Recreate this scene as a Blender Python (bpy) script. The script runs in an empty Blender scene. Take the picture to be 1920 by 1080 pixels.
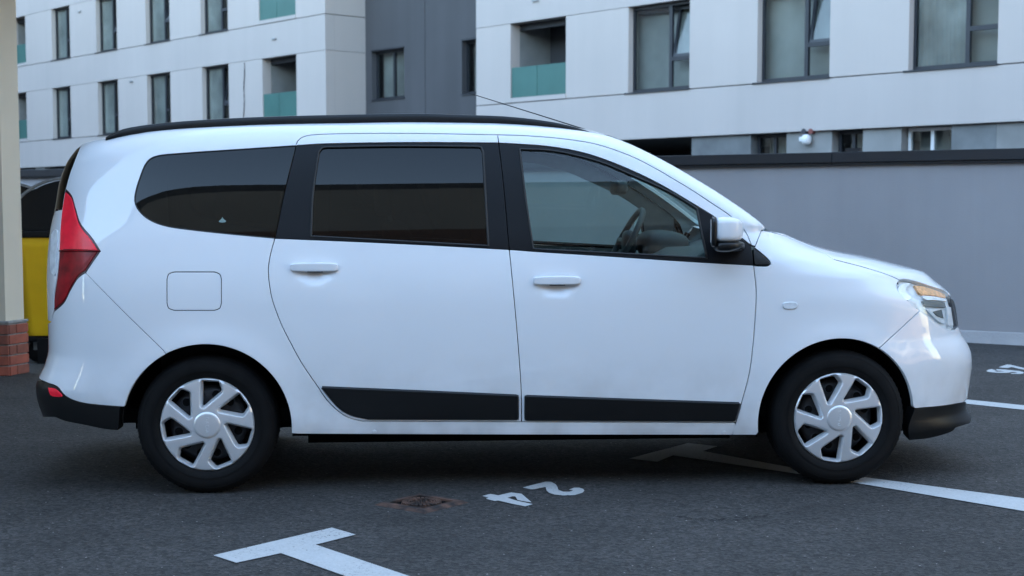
import bpy, bmesh, math, random
import numpy as np
from mathutils import Vector, Matrix
from mathutils.geometry import delaunay_2d_cdt

random.seed(4)
scene = bpy.context.scene
COL = scene.collection
R_ = math.radians

# ------------------------------------------------------------------ camera
F_PX, CAM_H, PITCH, CY = 2750.0, 1.25607, R_(4.5), 601.43      # focal length in px of a 1920 wide frame
cam_d = bpy.data.cameras.new('camera')
cam_d.sensor_width = 36.0
cam_d.lens = F_PX / 1920 * 36.0
cam_d.shift_y = (CY - 540) / 1920
cam_d.clip_end = 3000
cam_d.dof.use_dof = True
cam_d.dof.focus_distance = 6.5
cam_d.dof.aperture_fstop = 5.0
cam = bpy.data.objects.new('camera', cam_d)
COL.objects.link(cam)
cam.location = (0, 0, CAM_H)
cam.rotation_euler = (math.pi / 2 - PITCH, 0, 0)
scene.camera = cam

# ------------------------------------------------------------------ sky, sun, exposure
SUN_EL, SUN_AZ = 14.0, 47.0          # the sun stands low behind the apartment block: the whole yard lies in its shade
world = bpy.data.worlds.new('World')
scene.world = world
world.use_nodes = True
wn = world.node_tree
bg = wn.nodes['Background']
sky = wn.nodes.new('ShaderNodeTexSky')
sky.sky_type = 'NISHITA'
sky.sun_disc = False
sky.sun_elevation = R_(SUN_EL)
sky.sun_rotation = R_(SUN_AZ)
sky.air_density = 1.0
sky.dust_density = 1.2
sky.ozone_density = 0.75
wn.links.new(sky.outputs[0], bg.inputs[0])
bg.inputs[1].default_value = 0.15
sun_d = bpy.data.lights.new('sun', 'SUN')
sun_d.energy = 2.5
sun_d.angle = R_(0.53)
sun_d.color = (1.0, 0.86, 0.68)
sun = bpy.data.objects.new('sun', sun_d)
COL.objects.link(sun)
sdir = Vector((math.sin(R_(SUN_AZ)) * math.cos(R_(SUN_EL)), math.cos(R_(SUN_AZ)) * math.cos(R_(SUN_EL)), math.sin(R_(SUN_EL))))
sun.rotation_euler = (-sdir).to_track_quat('-Z', 'Y').to_euler()
sun.location = sdir * 60

scene.view_settings.view_transform = 'Standard'
scene.view_settings.look = 'None'
scene.view_settings.exposure = 3.43
scene.view_settings.gamma = 1.0
scene.view_settings.use_curve_mapping = False
scene.render.engine = 'CYCLES'
scene.cycles.use_denoising = True
scene.cycles.max_bounces = 8
scene.cycles.transparent_max_bounces = 16

# ------------------------------------------------------------------ pixel helpers (photograph px -> places in the world)
cp, sp = math.cos(PITCH), math.sin(PITCH)
def ray(u, v):
    a = (u - 960) / F_PX; b = -(v - CY) / F_PX
    return np.array([a, cp + b * sp, -sp + b * cp])
def ground_pt(u, v, z=0.0):
    r = ray(u, v); t = (z - CAM_H) / r[2]
    return (r[0] * t, r[1] * t)

# ------------------------------------------------------------------ mesh helpers
def link(name, me, parent=None):
    o = bpy.data.objects.new(name, me); COL.objects.link(o)
    if parent is not None: o.parent = parent
    return o
def tag(o, label=None, cat=None, group=None, kind=None):
    if label: o['label'] = label
    if cat: o['category'] = cat
    if group: o['group'] = group
    if kind: o['kind'] = kind
    return o
def empty(name, loc=(0, 0, 0), rz=0.0, parent=None):
    o = bpy.data.objects.new(name, None); COL.objects.link(o)
    o.location = loc; o.rotation_euler = (0, 0, rz)
    o.empty_display_size = 0.2
    if parent is not None: o.parent = parent
    return o
class MB:
    def __init__(s): s.v = []; s.f = []
    def add(s, vs, fs):
        n = len(s.v); s.v += [tuple(p) for p in vs]; s.f += [tuple(i + n for i in f) for f in fs]; return s
    def box(s, x0, x1, y0, y1, z0, z1):
        if x0 > x1: x0, x1 = x1, x0
        if y0 > y1: y0, y1 = y1, y0
        if z0 > z1: z0, z1 = z1, z0
        return s.add([(x0,y0,z0),(x1,y0,z0),(x1,y1,z0),(x0,y1,z0),(x0,y0,z1),(x1,y0,z1),(x1,y1,z1),(x0,y1,z1)],
              [(0,3,2,1),(4,5,6,7),(0,1,5,4),(1,2,6,5),(2,3,7,6),(3,0,4,7)])
    def lathe(s, prof, seg, axis='y', c=(0,0,0), close=False):
        n = len(s.v); m = len(prof)
        for k in range(seg):
            t = 2 * math.pi * k / seg; ct, st = math.cos(t), math.sin(t)
            for r, h in prof:
                if axis == 'y': s.v.append((c[0] + r*ct, c[1] + h, c[2] + r*st))
                elif axis == 'x': s.v.append((c[0] + h, c[1] + r*ct, c[2] + r*st))
                else: s.v.append((c[0] + r*ct, c[1] + r*st, c[2] + h))
        for k in range(seg):
            k2 = (k + 1) % seg
            for i in range(m - 1 if not close else m):
                j = (i + 1) % m
                s.f.append((n + k*m + i, n + k2*m + i, n + k2*m + j, n + k*m + j))
        return s
    def tube(s, pts, r, seg=8, caps=True, flat=1.0):
        pts = [Vector(p) for p in pts]; n = len(s.v); m = len(pts)
        rr = r if isinstance(r, (list, tuple)) else [r] * m
        up = Vector((0, 0, 1))
        for i, p in enumerate(pts):
            d = (pts[min(i+1, m-1)] - pts[max(i-1, 0)]).normalized()
            a = d.cross(up)
            if a.length < 1e-4: a = d.cross(Vector((0, 1, 0)))
            a.normalize(); b = a.cross(d).normalized()
            for k in range(seg):
                t = 2 * math.pi * k / seg
                s.v.append(tuple(p + a * (rr[i] * math.cos(t)) + b * (rr[i] * flat * math.sin(t))))
        for i in range(m - 1):
            for k in range(seg):
                k2 = (k + 1) % seg
                s.f.append((n + i*seg + k, n + i*seg + k2, n + (i+1)*seg + k2, n + (i+1)*seg + k))
        if caps:
            s.f.append(tuple(n + k for k in reversed(range(seg)))); s.f.append(tuple(n + (m-1)*seg + k for k in range(seg)))
        return s
    def superell(s, c, r, e=4.0, nu=28, nv=18, fn=None):
        n = len(s.v)
        def sg(t, p): return math.copysign(abs(t) ** p, t)
        for j in range(nv + 1):
            ph = -math.pi/2 + math.pi * j / nv
            for i in range(nu):
                th = 2 * math.pi * i / nu
                p = 2.0 / e
                x = sg(math.cos(ph), p) * sg(math.cos(th), p); y = sg(math.cos(ph), p) * sg(math.sin(th), p); z = sg(math.sin(ph), p)
                q = (x, y, z)
                if fn: q = fn(*q)
                s.v.append((c[0] + r[0]*q[0], c[1] + r[1]*q[1], c[2] + r[2]*q[2]))
        for j in range(nv):
            for i in range(nu):
                i2 = (i + 1) % nu
                s.f.append((n + j*nu + i, n + j*nu + i2, n + (j+1)*nu + i2, n + (j+1)*nu + i))
        return s
    def build(s, name, mat, parent=None, smooth=False, bevel=0.0, bseg=2, autos=None):
        me = bpy.data.meshes.new(name); me.from_pydata(s.v, [], s.f); me.update()
        bm = bmesh.new(); bm.from_mesh(me)
        bmesh.ops.recalc_face_normals(bm, faces=bm.faces)
        if bevel > 0:
            es = [e for e in bm.edges if len(e.link_faces) == 2 and e.calc_face_angle(0) > 0.6]
            bmesh.ops.bevel(bm, geom=es, offset=bevel, segments=bseg, affect='EDGES', profile=0.5)
        if smooth or autos:
            for f in bm.faces: f.smooth = True
            if autos:
                for e in bm.edges:
                    if len(e.link_faces) == 2 and e.calc_face_angle(0) > R_(autos): e.smooth = False
        bm.to_mesh(me); bm.free()
        me.materials.append(mat)
        return link(name, me, parent)
def flat_poly(name, pts, z, mat, parent=None, thick=0.0):
    """a sheet on the ground, outline given as (x, y)"""
    vs = [Vector(p) for p in pts]
    r = delaunay_2d_cdt(vs, [(i, (i+1) % len(vs)) for i in range(len(vs))], [], 0, 1e-6)
    V = [(p.x, p.y, z) for p in r[0]]
    P = np.array([tuple(p) for p in pts])
    Fs = [tuple(f) for f in r[2] if in_poly(np.mean([[V[i][0], V[i][1]] for i in f], axis=0)[None, :], P)[0]]
    me = bpy.data.meshes.new(name); me.from_pydata(V, [], Fs); me.update()
    for p in me.polygons:
        if p.normal.z < 0: p.flip()
    me.materials.append(mat)
    return link(name, me, parent)
def in_poly(pts, poly):
    x, y = pts[:, 0], pts[:, 1]; c = np.zeros(len(pts), bool); n = len(poly); j = n - 1
    for i in range(n):
        xi, yi = poly[i]; xj, yj = poly[j]
        if yi != yj:
            m = ((yi > y) != (yj > y)) & (x < (xj - xi) * (y - yi) / (yj - yi) + xi)
            c ^= m
        j = i
    return c

# ------------------------------------------------------------------ materials
def mat(name, base, rough=0.5, metal=0.0, coat=0.0, spec=0.5, ior=1.5, noise=None, bump=None, rnoise=None, emit=None, streak=None):
    m = bpy.data.materials.new(name); m.use_nodes = True
    nt = m.node_tree; b = nt.nodes['Principled BSDF']
    b.inputs['Base Color'].default_value = (*base, 1); b.inputs['Roughness'].default_value = rough
    b.inputs['Metallic'].default_value = metal; b.inputs['IOR'].default_value = ior
    b.inputs['Specular IOR Level'].default_value = spec
    b.inputs['Coat Weight'].default_value = coat; b.inputs['Coat Roughness'].default_value = 0.015
    tc = nt.nodes.new('ShaderNodeTexCoord')
    if noise:                          # (scale, amount, detail): soft light and dark blotches of the thing's own colour
        n = nt.nodes.new('ShaderNodeTexNoise'); n.inputs['Scale'].default_value = noise[0]
        n.inputs['Detail'].default_value = noise[2] if len(noise) > 2 else 5
        nt.links.new(tc.outputs['Object'], n.inputs['Vector'])
        mx = nt.nodes.new('ShaderNodeMapRange'); mx.inputs['From Min'].default_value = 0.3; mx.inputs['From Max'].default_value = 0.7
        mx.inputs['To Min'].default_value = 1 - noise[1]; mx.inputs['To Max'].default_value = 1 + noise[1]
        nt.links.new(n.outputs['Fac'], mx.inputs['Value'])
        mul = nt.nodes.new('ShaderNodeVectorMath'); mul.operation = 'SCALE'
        mul.inputs[0].default_value = base
        nt.links.new(mx.outputs[0], mul.inputs['Scale']); nt.links.new(mul.outputs[0], b.inputs['Base Color'])
    if streak:                         # (scale, amount): rain streaks running down
        sp_ = nt.nodes.new('ShaderNodeMapping'); sp_.inputs['Scale'].default_value = (streak[0], streak[0], streak[0] * 0.05)
        nt.links.new(tc.outputs['Object'], sp_.inputs['Vector'])
        n = nt.nodes.new('ShaderNodeTexNoise'); n.inputs['Scale'].default_value = 1.0; n.inputs['Detail'].default_value = 6; n.inputs['Roughness'].default_value = 0.65
        nt.links.new(sp_.outputs[0], n.inputs['Vector'])
        mx2 = nt.nodes.new('ShaderNodeMapRange'); mx2.inputs['From Min'].default_value = 0.35; mx2.inputs['From Max'].default_value = 0.7
        mx2.inputs['To Min'].default_value = 1 + streak[1] * 0.4; mx2.inputs['To Max'].default_value = 1 - streak[1]
        nt.links.new(n.outputs['Fac'], mx2.inputs['Value'])
        ml = nt.nodes.new('ShaderNodeMath'); ml.operation = 'MULTIPLY'; nt.links.new(mx.outputs[0], ml.inputs[0]); nt.links.new(mx2.outputs[0], ml.inputs[1])
        nt.links.new(ml.outputs[0], mul.inputs['Scale'])
    if rnoise:
        n = nt.nodes.new('ShaderNodeTexNoise'); n.inputs['Scale'].default_value = rnoise[0]
        nt.links.new(tc.outputs['Object'], n.inputs['Vector'])
        mx = nt.nodes.new('ShaderNodeMapRange')
        mx.inputs['To Min'].default_value = rough - rnoise[1]; mx.inputs['To Max'].default_value = rough + rnoise[1]
        nt.links.new(n.outputs['Fac'], mx.inputs['Value']); nt.links.new(mx.outputs[0], b.inputs['Roughness'])
    if bump:                           # (scale, strength, distance)
        n = nt.nodes.new('ShaderNodeTexNoise'); n.inputs['Scale'].default_value = bump[0]; n.inputs['Detail'].default_value = 6
        nt.links.new(tc.outputs['Object'], n.inputs['Vector'])
        bu = nt.nodes.new('ShaderNodeBump'); bu.inputs['Strength'].default_value = bump[1]; bu.inputs['Distance'].default_value = bump[2]
        nt.links.new(n.outputs['Fac'], bu.inputs['Height']); nt.links.new(bu.outputs[0], b.inputs['Normal'])
    if emit:
        b.inputs['Emission Color'].default_value = (*emit[0], 1); b.inputs['Emission Strength'].default_value = emit[1]
    return m
def glass(name, tint, ior=1.75, rough=0.0, wav=None):
    m = bpy.data.materials.new(name); m.use_nodes = True; nt = m.node_tree
    for n in list(nt.nodes): nt.nodes.remove(n)
    out = nt.nodes.new('ShaderNodeOutputMaterial'); mix = nt.nodes.new('ShaderNodeMixShader')
    fr = nt.nodes.new('ShaderNodeFresnel')
    ge = nt.nodes.new('ShaderNodeNewGeometry'); io = nt.nodes.new('ShaderNodeMapRange')      # a thin pane reflects alike from both sides
    io.inputs[3].default_value = ior; io.inputs[4].default_value = 1 / ior
    nt.links.new(ge.outputs['Backfacing'], io.inputs[0]); nt.links.new(io.outputs[0], fr.inputs[0])
    tr = nt.nodes.new('ShaderNodeBsdfTransparent'); tr.inputs[0].default_value = (*tint, 1)
    gl = nt.nodes.new('ShaderNodeBsdfGlossy'); gl.inputs['Roughness'].default_value = rough
    nt.links.new(fr.outputs[0], mix.inputs[0]); nt.links.new(tr.outputs[0], mix.inputs[1]); nt.links.new(gl.outputs[0], mix.inputs[2])
    nt.links.new(mix.outputs[0], out.inputs[0])
    if wav:
        tc = nt.nodes.new('ShaderNodeTexCoord'); n = nt.nodes.new('ShaderNodeTexNoise'); n.inputs['Scale'].default_value = wav[0]
        bu = nt.nodes.new('ShaderNodeBump'); bu.inputs['Strength'].default_value = wav[1]; bu.inputs['Distance'].default_value = 0.01
        nt.links.new(tc.outputs['Object'], n.inputs['Vector']); nt.links.new(n.outputs['Fac'], bu.inputs['Height'])
        nt.links.new(bu.outputs[0], gl.inputs['Normal'])
    return m

M = {}
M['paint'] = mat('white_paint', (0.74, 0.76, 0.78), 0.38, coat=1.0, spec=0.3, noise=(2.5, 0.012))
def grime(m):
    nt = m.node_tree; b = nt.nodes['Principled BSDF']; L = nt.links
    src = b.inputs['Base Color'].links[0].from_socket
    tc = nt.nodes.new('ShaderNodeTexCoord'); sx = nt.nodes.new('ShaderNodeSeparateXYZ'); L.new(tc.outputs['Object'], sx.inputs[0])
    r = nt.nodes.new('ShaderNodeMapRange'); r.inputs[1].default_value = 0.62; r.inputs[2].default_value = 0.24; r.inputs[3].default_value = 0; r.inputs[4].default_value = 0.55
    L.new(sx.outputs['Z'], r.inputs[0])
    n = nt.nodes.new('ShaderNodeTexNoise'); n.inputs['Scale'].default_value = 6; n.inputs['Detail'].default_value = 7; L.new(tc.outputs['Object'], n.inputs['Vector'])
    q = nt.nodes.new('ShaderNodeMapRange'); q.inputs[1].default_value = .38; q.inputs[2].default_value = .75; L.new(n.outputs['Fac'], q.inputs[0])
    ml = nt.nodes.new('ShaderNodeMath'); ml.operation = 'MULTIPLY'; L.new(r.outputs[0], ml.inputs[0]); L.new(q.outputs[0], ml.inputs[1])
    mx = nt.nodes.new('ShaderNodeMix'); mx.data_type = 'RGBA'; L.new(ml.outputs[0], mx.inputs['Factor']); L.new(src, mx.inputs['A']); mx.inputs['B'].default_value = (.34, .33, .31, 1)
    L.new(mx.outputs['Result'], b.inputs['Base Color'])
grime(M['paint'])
M['sticker'] = mat('pale_sticker', (0.16, 0.24, 0.22), 0.5)
M['black'] = mat('black_plastic', (0.0045, 0.005, 0.0055), 0.36, spec=0.4, noise=(8, 0.15), bump=(900, 0.08, 0.001))
M['pillar'] = mat('pillar_black', (0.005, 0.0055, 0.007), 0.40, spec=0.22, rnoise=(6, 0.05))
M['seal'] = mat('rubber_seal', (0.006, 0.006, 0.006), 0.5)
M['void'] = mat('dark_cavity', (0.004, 0.004, 0.004), 0.9, spec=0.1)
M['tyre'] = mat('tyre_rubber', (0.005, 0.005, 0.0052), 0.75, spec=0.18, noise=(14, 0.25), rnoise=(9, 0.1))
M['silver'] = mat('silver_hubcap', (0.74, 0.75, 0.76), 0.32, metal=0.55, noise=(7, 0.03))
M['steel'] = mat('dark_steel_wheel', (0.03, 0.03, 0.033), 0.5, metal=0.3)
M['brake'] = mat('brake_disc', (0.16, 0.15, 0.14), 0.45, metal=0.7)
M['glass_dark'] = glass('tinted_glass', (0.012, 0.015, 0.02), 1.45, wav=(2.2, 0.02))
M['glass'] = glass('green_glass', (0.64, 0.78, 0.75), 1.55)
M['lens'] = glass('lamp_lens', (0.93, 0.95, 0.95), 1.5)
M['chrome'] = mat('lamp_reflector', (0.88, 0.89, 0.90), 0.25, metal=0.15, noise=(30, 0.12))
M['lampgrey'] = mat('lamp_housing', (0.70, 0.73, 0.75), 0.3, metal=0.0, noise=(25, 0.2))
M['lampdark'] = mat('lamp_bowl', (0.16, 0.18, 0.18), 0.25, metal=0.3)
M['amber'] = mat('amber_reflector', (0.85, 0.42, 0.18), 0.3, metal=0.1, noise=(60, 0.3))
M['red'] = mat('red_lens', (0.98, 0.016, 0.04), 0.32, spec=0.3, coat=0.15, noise=(18, 0.12))
M['darkred'] = mat('dark_red_lens', (0.24, 0.003, 0.007), 0.3, spec=0.2, coat=0.08, noise=(22, 0.45))
M['maroon'] = mat('lens_border', (0.035, 0.006, 0.012), 0.3, coat=0.2)
M['grey_trim'] = mat('interior_trim', (0.10, 0.105, 0.11), 0.75, noise=(30, 0.08))
M['dash'] = mat('dashboard', (0.035, 0.037, 0.04), 0.65, noise=(40, 0.1))
M['fabric'] = mat('seat_fabric', (0.03, 0.03, 0.033), 0.9, noise=(60, 0.2))
M['cream'] = mat('cream_render', (0.62, 0.55, 0.43), 0.9, noise=(1.3, 0.05), bump=(220, 0.25, 0.002))
M['brick'] = mat('red_brick', (0.28, 0.075, 0.045), 0.85, noise=(9, 0.28), bump=(120, 0.5, 0.002))
M['brick2'] = mat('dull_brick', (0.22, 0.07, 0.045), 0.85, noise=(9, 0.28), bump=(120, 0.5, 0.002))
M['mortar'] = mat('mortar', (0.26, 0.26, 0.25), 0.95, noise=(30, 0.2), bump=(200, 0.5, 0.002))
M['facade'] = mat('white_render', (0.47, 0.41, 0.375), 0.9, noise=(0.35, 0.035), streak=(1.3, 0.035), bump=(60, 0.15, 0.003))
M['facade2'] = mat('white_render_band', (0.455, 0.40, 0.37), 0.9, noise=(0.3, 0.04), streak=(1.3, 0.04), bump=(60, 0.15, 0.003))
M['anthr'] = mat('anthracite_render', (0.075, 0.072, 0.075), 0.9, noise=(0.5, 0.07), streak=(1.5, 0.10), bump=(60, 0.2, 0.003))
M['groundfloor'] = mat('grey_concrete_panel', (0.24, 0.235, 0.225), 0.85, noise=(1.4, 0.16), bump=(40, 0.2, 0.003))
M['groundfloor2'] = mat('dark_concrete_panel', (0.15, 0.155, 0.155), 0.85, noise=(2.4, 0.2), bump=(40, 0.2, 0.003))
M['frame'] = mat('window_frame', (0.018, 0.02, 0.026), 0.45)
M['room'] = mat('room_wall', (0.24, 0.245, 0.235), 0.9, noise=(0.7, 0.45))
M['darkroom'] = mat('dark_room_wall', (0.05, 0.05, 0.055), 0.9)
M['curtain'] = mat('curtain', (0.30, 0.30, 0.285), 0.9, noise=(0.8, 0.45))
M['winglass'] = glass('window_glass', (0.87, 0.895, 0.885), 1.5, wav=(0.7, 0.03))
M['balcony'] = mat('frosted_green_glass', (0.06, 0.15, 0.13), 0.3, spec=0.5, noise=(1.2, 0.10))
M['wallrender'] = mat('grey_wall_render', (0.36, 0.345, 0.35), 0.92, noise=(0.8, 0.07), streak=(2.2, 0.05), bump=(90, 0.5, 0.004))
M['plinth'] = mat('wall_foot', (0.38, 0.365, 0.36), 0.92, noise=(2.5, 0.14), bump=(50, 0.6, 0.006))
M['coping'] = mat('coping_metal', (0.018, 0.019, 0.023), 0.45, rnoise=(5, 0.08))
M['yellow'] = mat('yellow_plastic', (0.95, 0.58, 0.015), 0.5, noise=(3, 0.12), bump=(40, 0.1, 0.002))
M['lid'] = mat('black_lid', (0.006, 0.006, 0.007), 0.5, spec=0.3, noise=(7, 0.2))
M['galv'] = mat('galvanised_metal', (0.35, 0.36, 0.37), 0.45, metal=0.7, noise=(20, 0.15))
M['lampwhite'] = mat('white_plastic', (0.7, 0.7, 0.7), 0.4)
M['rust'] = None
M['redpipe'] = mat('red_pipe', (0.20, 0.05, 0.04), 0.6)

def ground_material():
    m = bpy.data.materials.new('asphalt'); m.use_nodes = True; nt = m.node_tree; b = nt.nodes['Principled BSDF']; L = nt.links
    tc = nt.nodes.new('ShaderNodeTexCoord')
    def noise(sc, det=4, rough=0.55):
        n = nt.nodes.new('ShaderNodeTexNoise'); n.inputs['Scale'].default_value = sc; n.inputs['Detail'].default_value = det
        n.inputs['Roughness'].default_value = rough
        L.new(tc.outputs['Object'], n.inputs['Vector']); return n
    def rng(src, a, b_, c, d):
        r = nt.nodes.new('ShaderNodeMapRange'); r.inputs[1].default_value = a; r.inputs[2].default_value = b_
        r.inputs[3].default_value = c; r.inputs[4].default_value = d; L.new(src, r.inputs[0]); return r.outputs[0]
    def math_(op, x, y):
        q = nt.nodes.new('ShaderNodeMath'); q.operation = op
        for i, s in enumerate((x, y)):
            if isinstance(s, (int, float)): q.inputs[i].default_value = s
            else: L.new(s, q.inputs[i])
        return q.outputs[0]
    fine = noise(75, 4, 0.8); mid = noise(24, 4); big = noise(0.5, 5); patch = noise(2.2, 5)
    v = nt.nodes.new('ShaderNodeTexVoronoi'); v.inputs['Scale'].default_value = 70; L.new(tc.outputs['Object'], v.inputs['Vector'])
    cell = nt.nodes.new('ShaderNodeSeparateColor'); L.new(v.outputs['Color'], cell.inputs[0])
    val = math_('MULTIPLY', rng(fine.outputs['Fac'], 0.33, 0.67, 0.30, 1.70), rng(cell.outputs[0], 0, 1, 0.50, 1.50))
    val = math_('MULTIPLY', val, rng(mid.outputs['Fac'], 0.3, 0.7, 0.85, 1.15))
    val = math_('MULTIPLY', val, rng(big.outputs['Fac'], 0.32, 0.68, 0.74, 1.22))
    val = math_('MULTIPLY', val, rng(patch.outputs['Fac'], 0.35, 0.65, 0.84, 1.10))
    val = math_('MULTIPLY', val, 0.040)
    # pale chips of stone, few and far between
    v2 = nt.nodes.new('ShaderNodeTexVoronoi'); v2.inputs['Scale'].default_value = 42; L.new(tc.outputs['Object'], v2.inputs['Vector'])
    c2 = nt.nodes.new('ShaderNodeSeparateColor'); L.new(v2.outputs['Color'], c2.inputs[0])
    chip = math_('MULTIPLY', math_('GREATER_THAN', c2.outputs[1], 0.958), math_('LESS_THAN', v2.outputs['Distance'], 0.15))
    val = math_('ADD', val, math_('MULTIPLY', chip, 0.26))
    cc = nt.nodes.new('ShaderNodeCombineColor')
    L.new(math_('MULTIPLY', val, 1.08), cc.inputs[0]); L.new(val, cc.inputs[1]); L.new(math_('MULTIPLY', val, 0.93), cc.inputs[2])
    L.new(cc.outputs[0], b.inputs['Base Color'])
    L.new(rng(fine.outputs['Fac'], 0.3, 0.7, 0.72, 0.95), b.inputs['Roughness'])
    b.inputs['Specular IOR Level'].default_value = 0.35
    bu = nt.nodes.new('ShaderNodeBump'); bu.inputs['Strength'].default_value = 0.8; bu.inputs['Distance'].default_value = 0.006
    L.new(math_('ADD', fine.outputs['Fac'], math_('MULTIPLY', v.outputs['Distance'], 0.8)), bu.inputs['Height']); L.new(bu.outputs[0], b.inputs['Normal'])
    return m
def marking_material():
    m = bpy.data.materials.new('road_paint'); m.use_nodes = True; nt = m.node_tree; b = nt.nodes['Principled BSDF']; L = nt.links
    tc = nt.nodes.new('ShaderNodeTexCoord')
    n = nt.nodes.new('ShaderNodeTexNoise'); n.inputs['Scale'].default_value = 120; n.inputs['Detail'].default_value = 3; L.new(tc.outputs['Object'], n.inputs['Vector'])
    n2 = nt.nodes.new('ShaderNodeTexNoise'); n2.inputs['Scale'].default_value = 3; n2.inputs['Detail'].default_value = 5; L.new(tc.outputs['Object'], n2.inputs['Vector'])
    ad = nt.nodes.new('ShaderNodeMath'); ad.operation = 'MULTIPLY_ADD'; L.new(n2.outputs['Fac'], ad.inputs[0]); ad.inputs[1].default_value = 0.45; L.new(n.outputs['Fac'], ad.inputs[2])
    r = nt.nodes.new('ShaderNodeValToRGB'); L.new(ad.outputs[0], r.inputs[0])
    e = r.color_ramp.elements
    e[0].position = 0.50; e[0].color = (0.06, 0.06, 0.062, 1); e[1].position = 0.545; e[1].color = (0.40, 0.40, 0.39, 1)
    x = r.color_ramp.elements.new(0.9); x.color = (0.48, 0.48, 0.47, 1)
    L.new(r.outputs[0], b.inputs['Base Color']); b.inputs['Roughness'].default_value = 0.7
    bu = nt.nodes.new('ShaderNodeBump'); bu.inputs['Strength'].default_value = 0.5; bu.inputs['Distance'].default_value = 0.004
    L.new(n.outputs['Fac'], bu.inputs['Height']); L.new(bu.outputs[0], b.inputs['Normal'])
    return m
def rust_material():
    m = bpy.data.materials.new('rusty_iron'); m.use_nodes = True; nt = m.node_tree; b = nt.nodes['Principled BSDF']; L = nt.links
    tc = nt.nodes.new('ShaderNodeTexCoord')
    n = nt.nodes.new('ShaderNodeTexNoise'); n.inputs['Scale'].default_value = 14; n.inputs['Detail'].default_value = 7; L.new(tc.outputs['Object'], n.inputs['Vector'])
    r = nt.nodes.new('ShaderNodeValToRGB'); L.new(n.outputs['Fac'], r.inputs[0]); e = r.color_ramp.elements
    e[0].position = 0.38; e[0].color = (0.018, 0.014, 0.013, 1); e[1].position = 0.64; e[1].color = (0.125, 0.066, 0.046, 1)
    L.new(r.outputs[0], b.inputs['Base Color']); b.inputs['Roughness'].default_value = 0.75; b.inputs['Metallic'].default_value = 0.2
    return m
M['asphalt'] = ground_material(); M['marking'] = marking_material(); M['rust'] = rust_material()

# ================================================================== GROUND
g = MB().add([(-600, -400, 0), (600, -400, 0), (600, 800, 0), (-600, 800, 0)], [(0, 1, 2, 3)])
ground = tag(g.build('ground', M['asphalt']), kind='structure')

def mark(name, px, label=None, cat='marking', z=0.004, **k):
    o = flat_poly(name, [ground_pt(u, v) for u, v in px], z, M['marking'])
    if label: tag(o, label, cat, **k)
    return o
def extend(a, b, d):
    a, b = np.array(a), np.array(b); return tuple(b + (b - a) / np.linalg.norm(b - a) * d)
# T in the foreground: bar and stem are one painted shape
bar = [ground_pt(*p) for p in ((400, 1043), (622, 991), (667, 1004), (443, 1057))]
j1, j0 = ground_pt(592, 1023), ground_pt(527, 1039)
s1, s0 = ground_pt(758, 1079), ground_pt(660, 1080)
s1, s0 = extend(j1, s1, 2.2), extend(j0, s0, 0.3)
s0 = tuple(np.array(s1) + np.array(j0) - np.array(j1))
tag(flat_poly('parking_line', [bar[0], bar[1], bar[2], j1, s1, s0, j0, bar[3]], 0.004, M['marking']),
    'white painted T of a parking bay in the foreground at the bottom edge', 'marking', 'painted parking bay lines')
# T that starts under the car and runs out past the front wheel
l2 = [ground_pt(*p) for p in ((1180, 861), (1290, 832), (1345, 838), (1318, 847), (1500, 881), (1635, 898), (1920, 936), (1925, 936.7), (1925, 960.8), (1920, 960), (1588, 904), (1450, 883), (1262, 855), (1232, 867))]
d2 = np.array(l2[6]) - np.array(l2[5]); d2 /= np.linalg.norm(d2)
l2[7] = tuple(np.array(l2[6]) + d2 * 1.1); l2[8] = tuple(np.array(l2[9]) + d2 * 1.1)
tag(flat_poly('parking_line', l2, 0.004, M['marking']),
    'white painted bay line running out from under the front wheel', 'marking', 'painted parking bay lines')
tag(flat_poly('parking_line', [ground_pt(*p) for p in ((1560, 723), (1812, 750), (1920, 761), (2300, 800), (2300, 813), (1920, 769.5), (1812, 758), (1540, 728))], 0.004, M['marking']),
    'thin white bay line on the asphalt behind the front bumper', 'marking', 'painted parking bay lines')
k = 4.364
two = [(1310,155),(1400,132),(1500,107),(1545,110),(1578,128),(1592,148),(1602,175),(1640,190),(1690,190),(1722,180),(1688,172),(1730,157),(1772,157),(1805,168),(1814,182),(1800,197),(1735,218),(1640,221),(1570,213),(1525,198),(1505,180),(1497,150),(1400,170),(1375,170)]
four = [(978,225),(1045,208),(1110,220),(1215,196),(1300,207),(1382,277),(1320,268),(1268,258),(1248,228),(1225,228),(1185,240),(1265,265),(1392,292),(1330,310),(1220,288),(1110,262),(1080,266),(1008,248),(1030,240)]
def number(label, digits):
    t = empty('bay_number', (*ground_pt(*digits[0][0]), 0)); tag(t, label, 'bay number', 'painted bay numbers')
    for d in digits:
        o = flat_poly('digit', [ground_pt(u, v) for u, v in d], 0.004, M['marking'], t)
        o.location = -t.location
number('white painted bay number 24 on the asphalt beside the drain cover', [[(680 + x / k, 880 + y / k) for x, y in q] for q in (two, four)])
k = 10.8
two_b = ((995,750),(1080,722),(1170,695),(1245,700),(1400,738),(1512,765),(1640,800),(1760,815),(1850,815),(1930,800),(1900,785),(1990,780),(2050,795),(2030,825),(1900,850),(1750,850),(1600,825),(1512,798),(1400,780),(1260,745),(1180,765),(1100,762))
six_o = [(750,825),(790,800),(860,788),(950,788),(1120,798),(1240,810),(1430,830),(1500,850),(1512,864),(1480,883),(1360,886),(1250,885),(1245,868),(1330,868),(1380,858),(1300,846),(1240,850),(1205,862),(1100,865),(960,862),(830,850),(770,838)]
six_h = [(905,825),(960,818),(1050,826),(1120,835),(1040,838),(960,838)]
six = six_o[:3] + [six_h[i] for i in (1, 0, 5, 4, 3, 2)] + [(958, 817)] + six_o[3:]
number('white painted bay number 26 at the right edge near the grey wall', [[(1780 + x / k, 620 + y / k) for x, y in q] for q in (two_b, six)])

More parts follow.
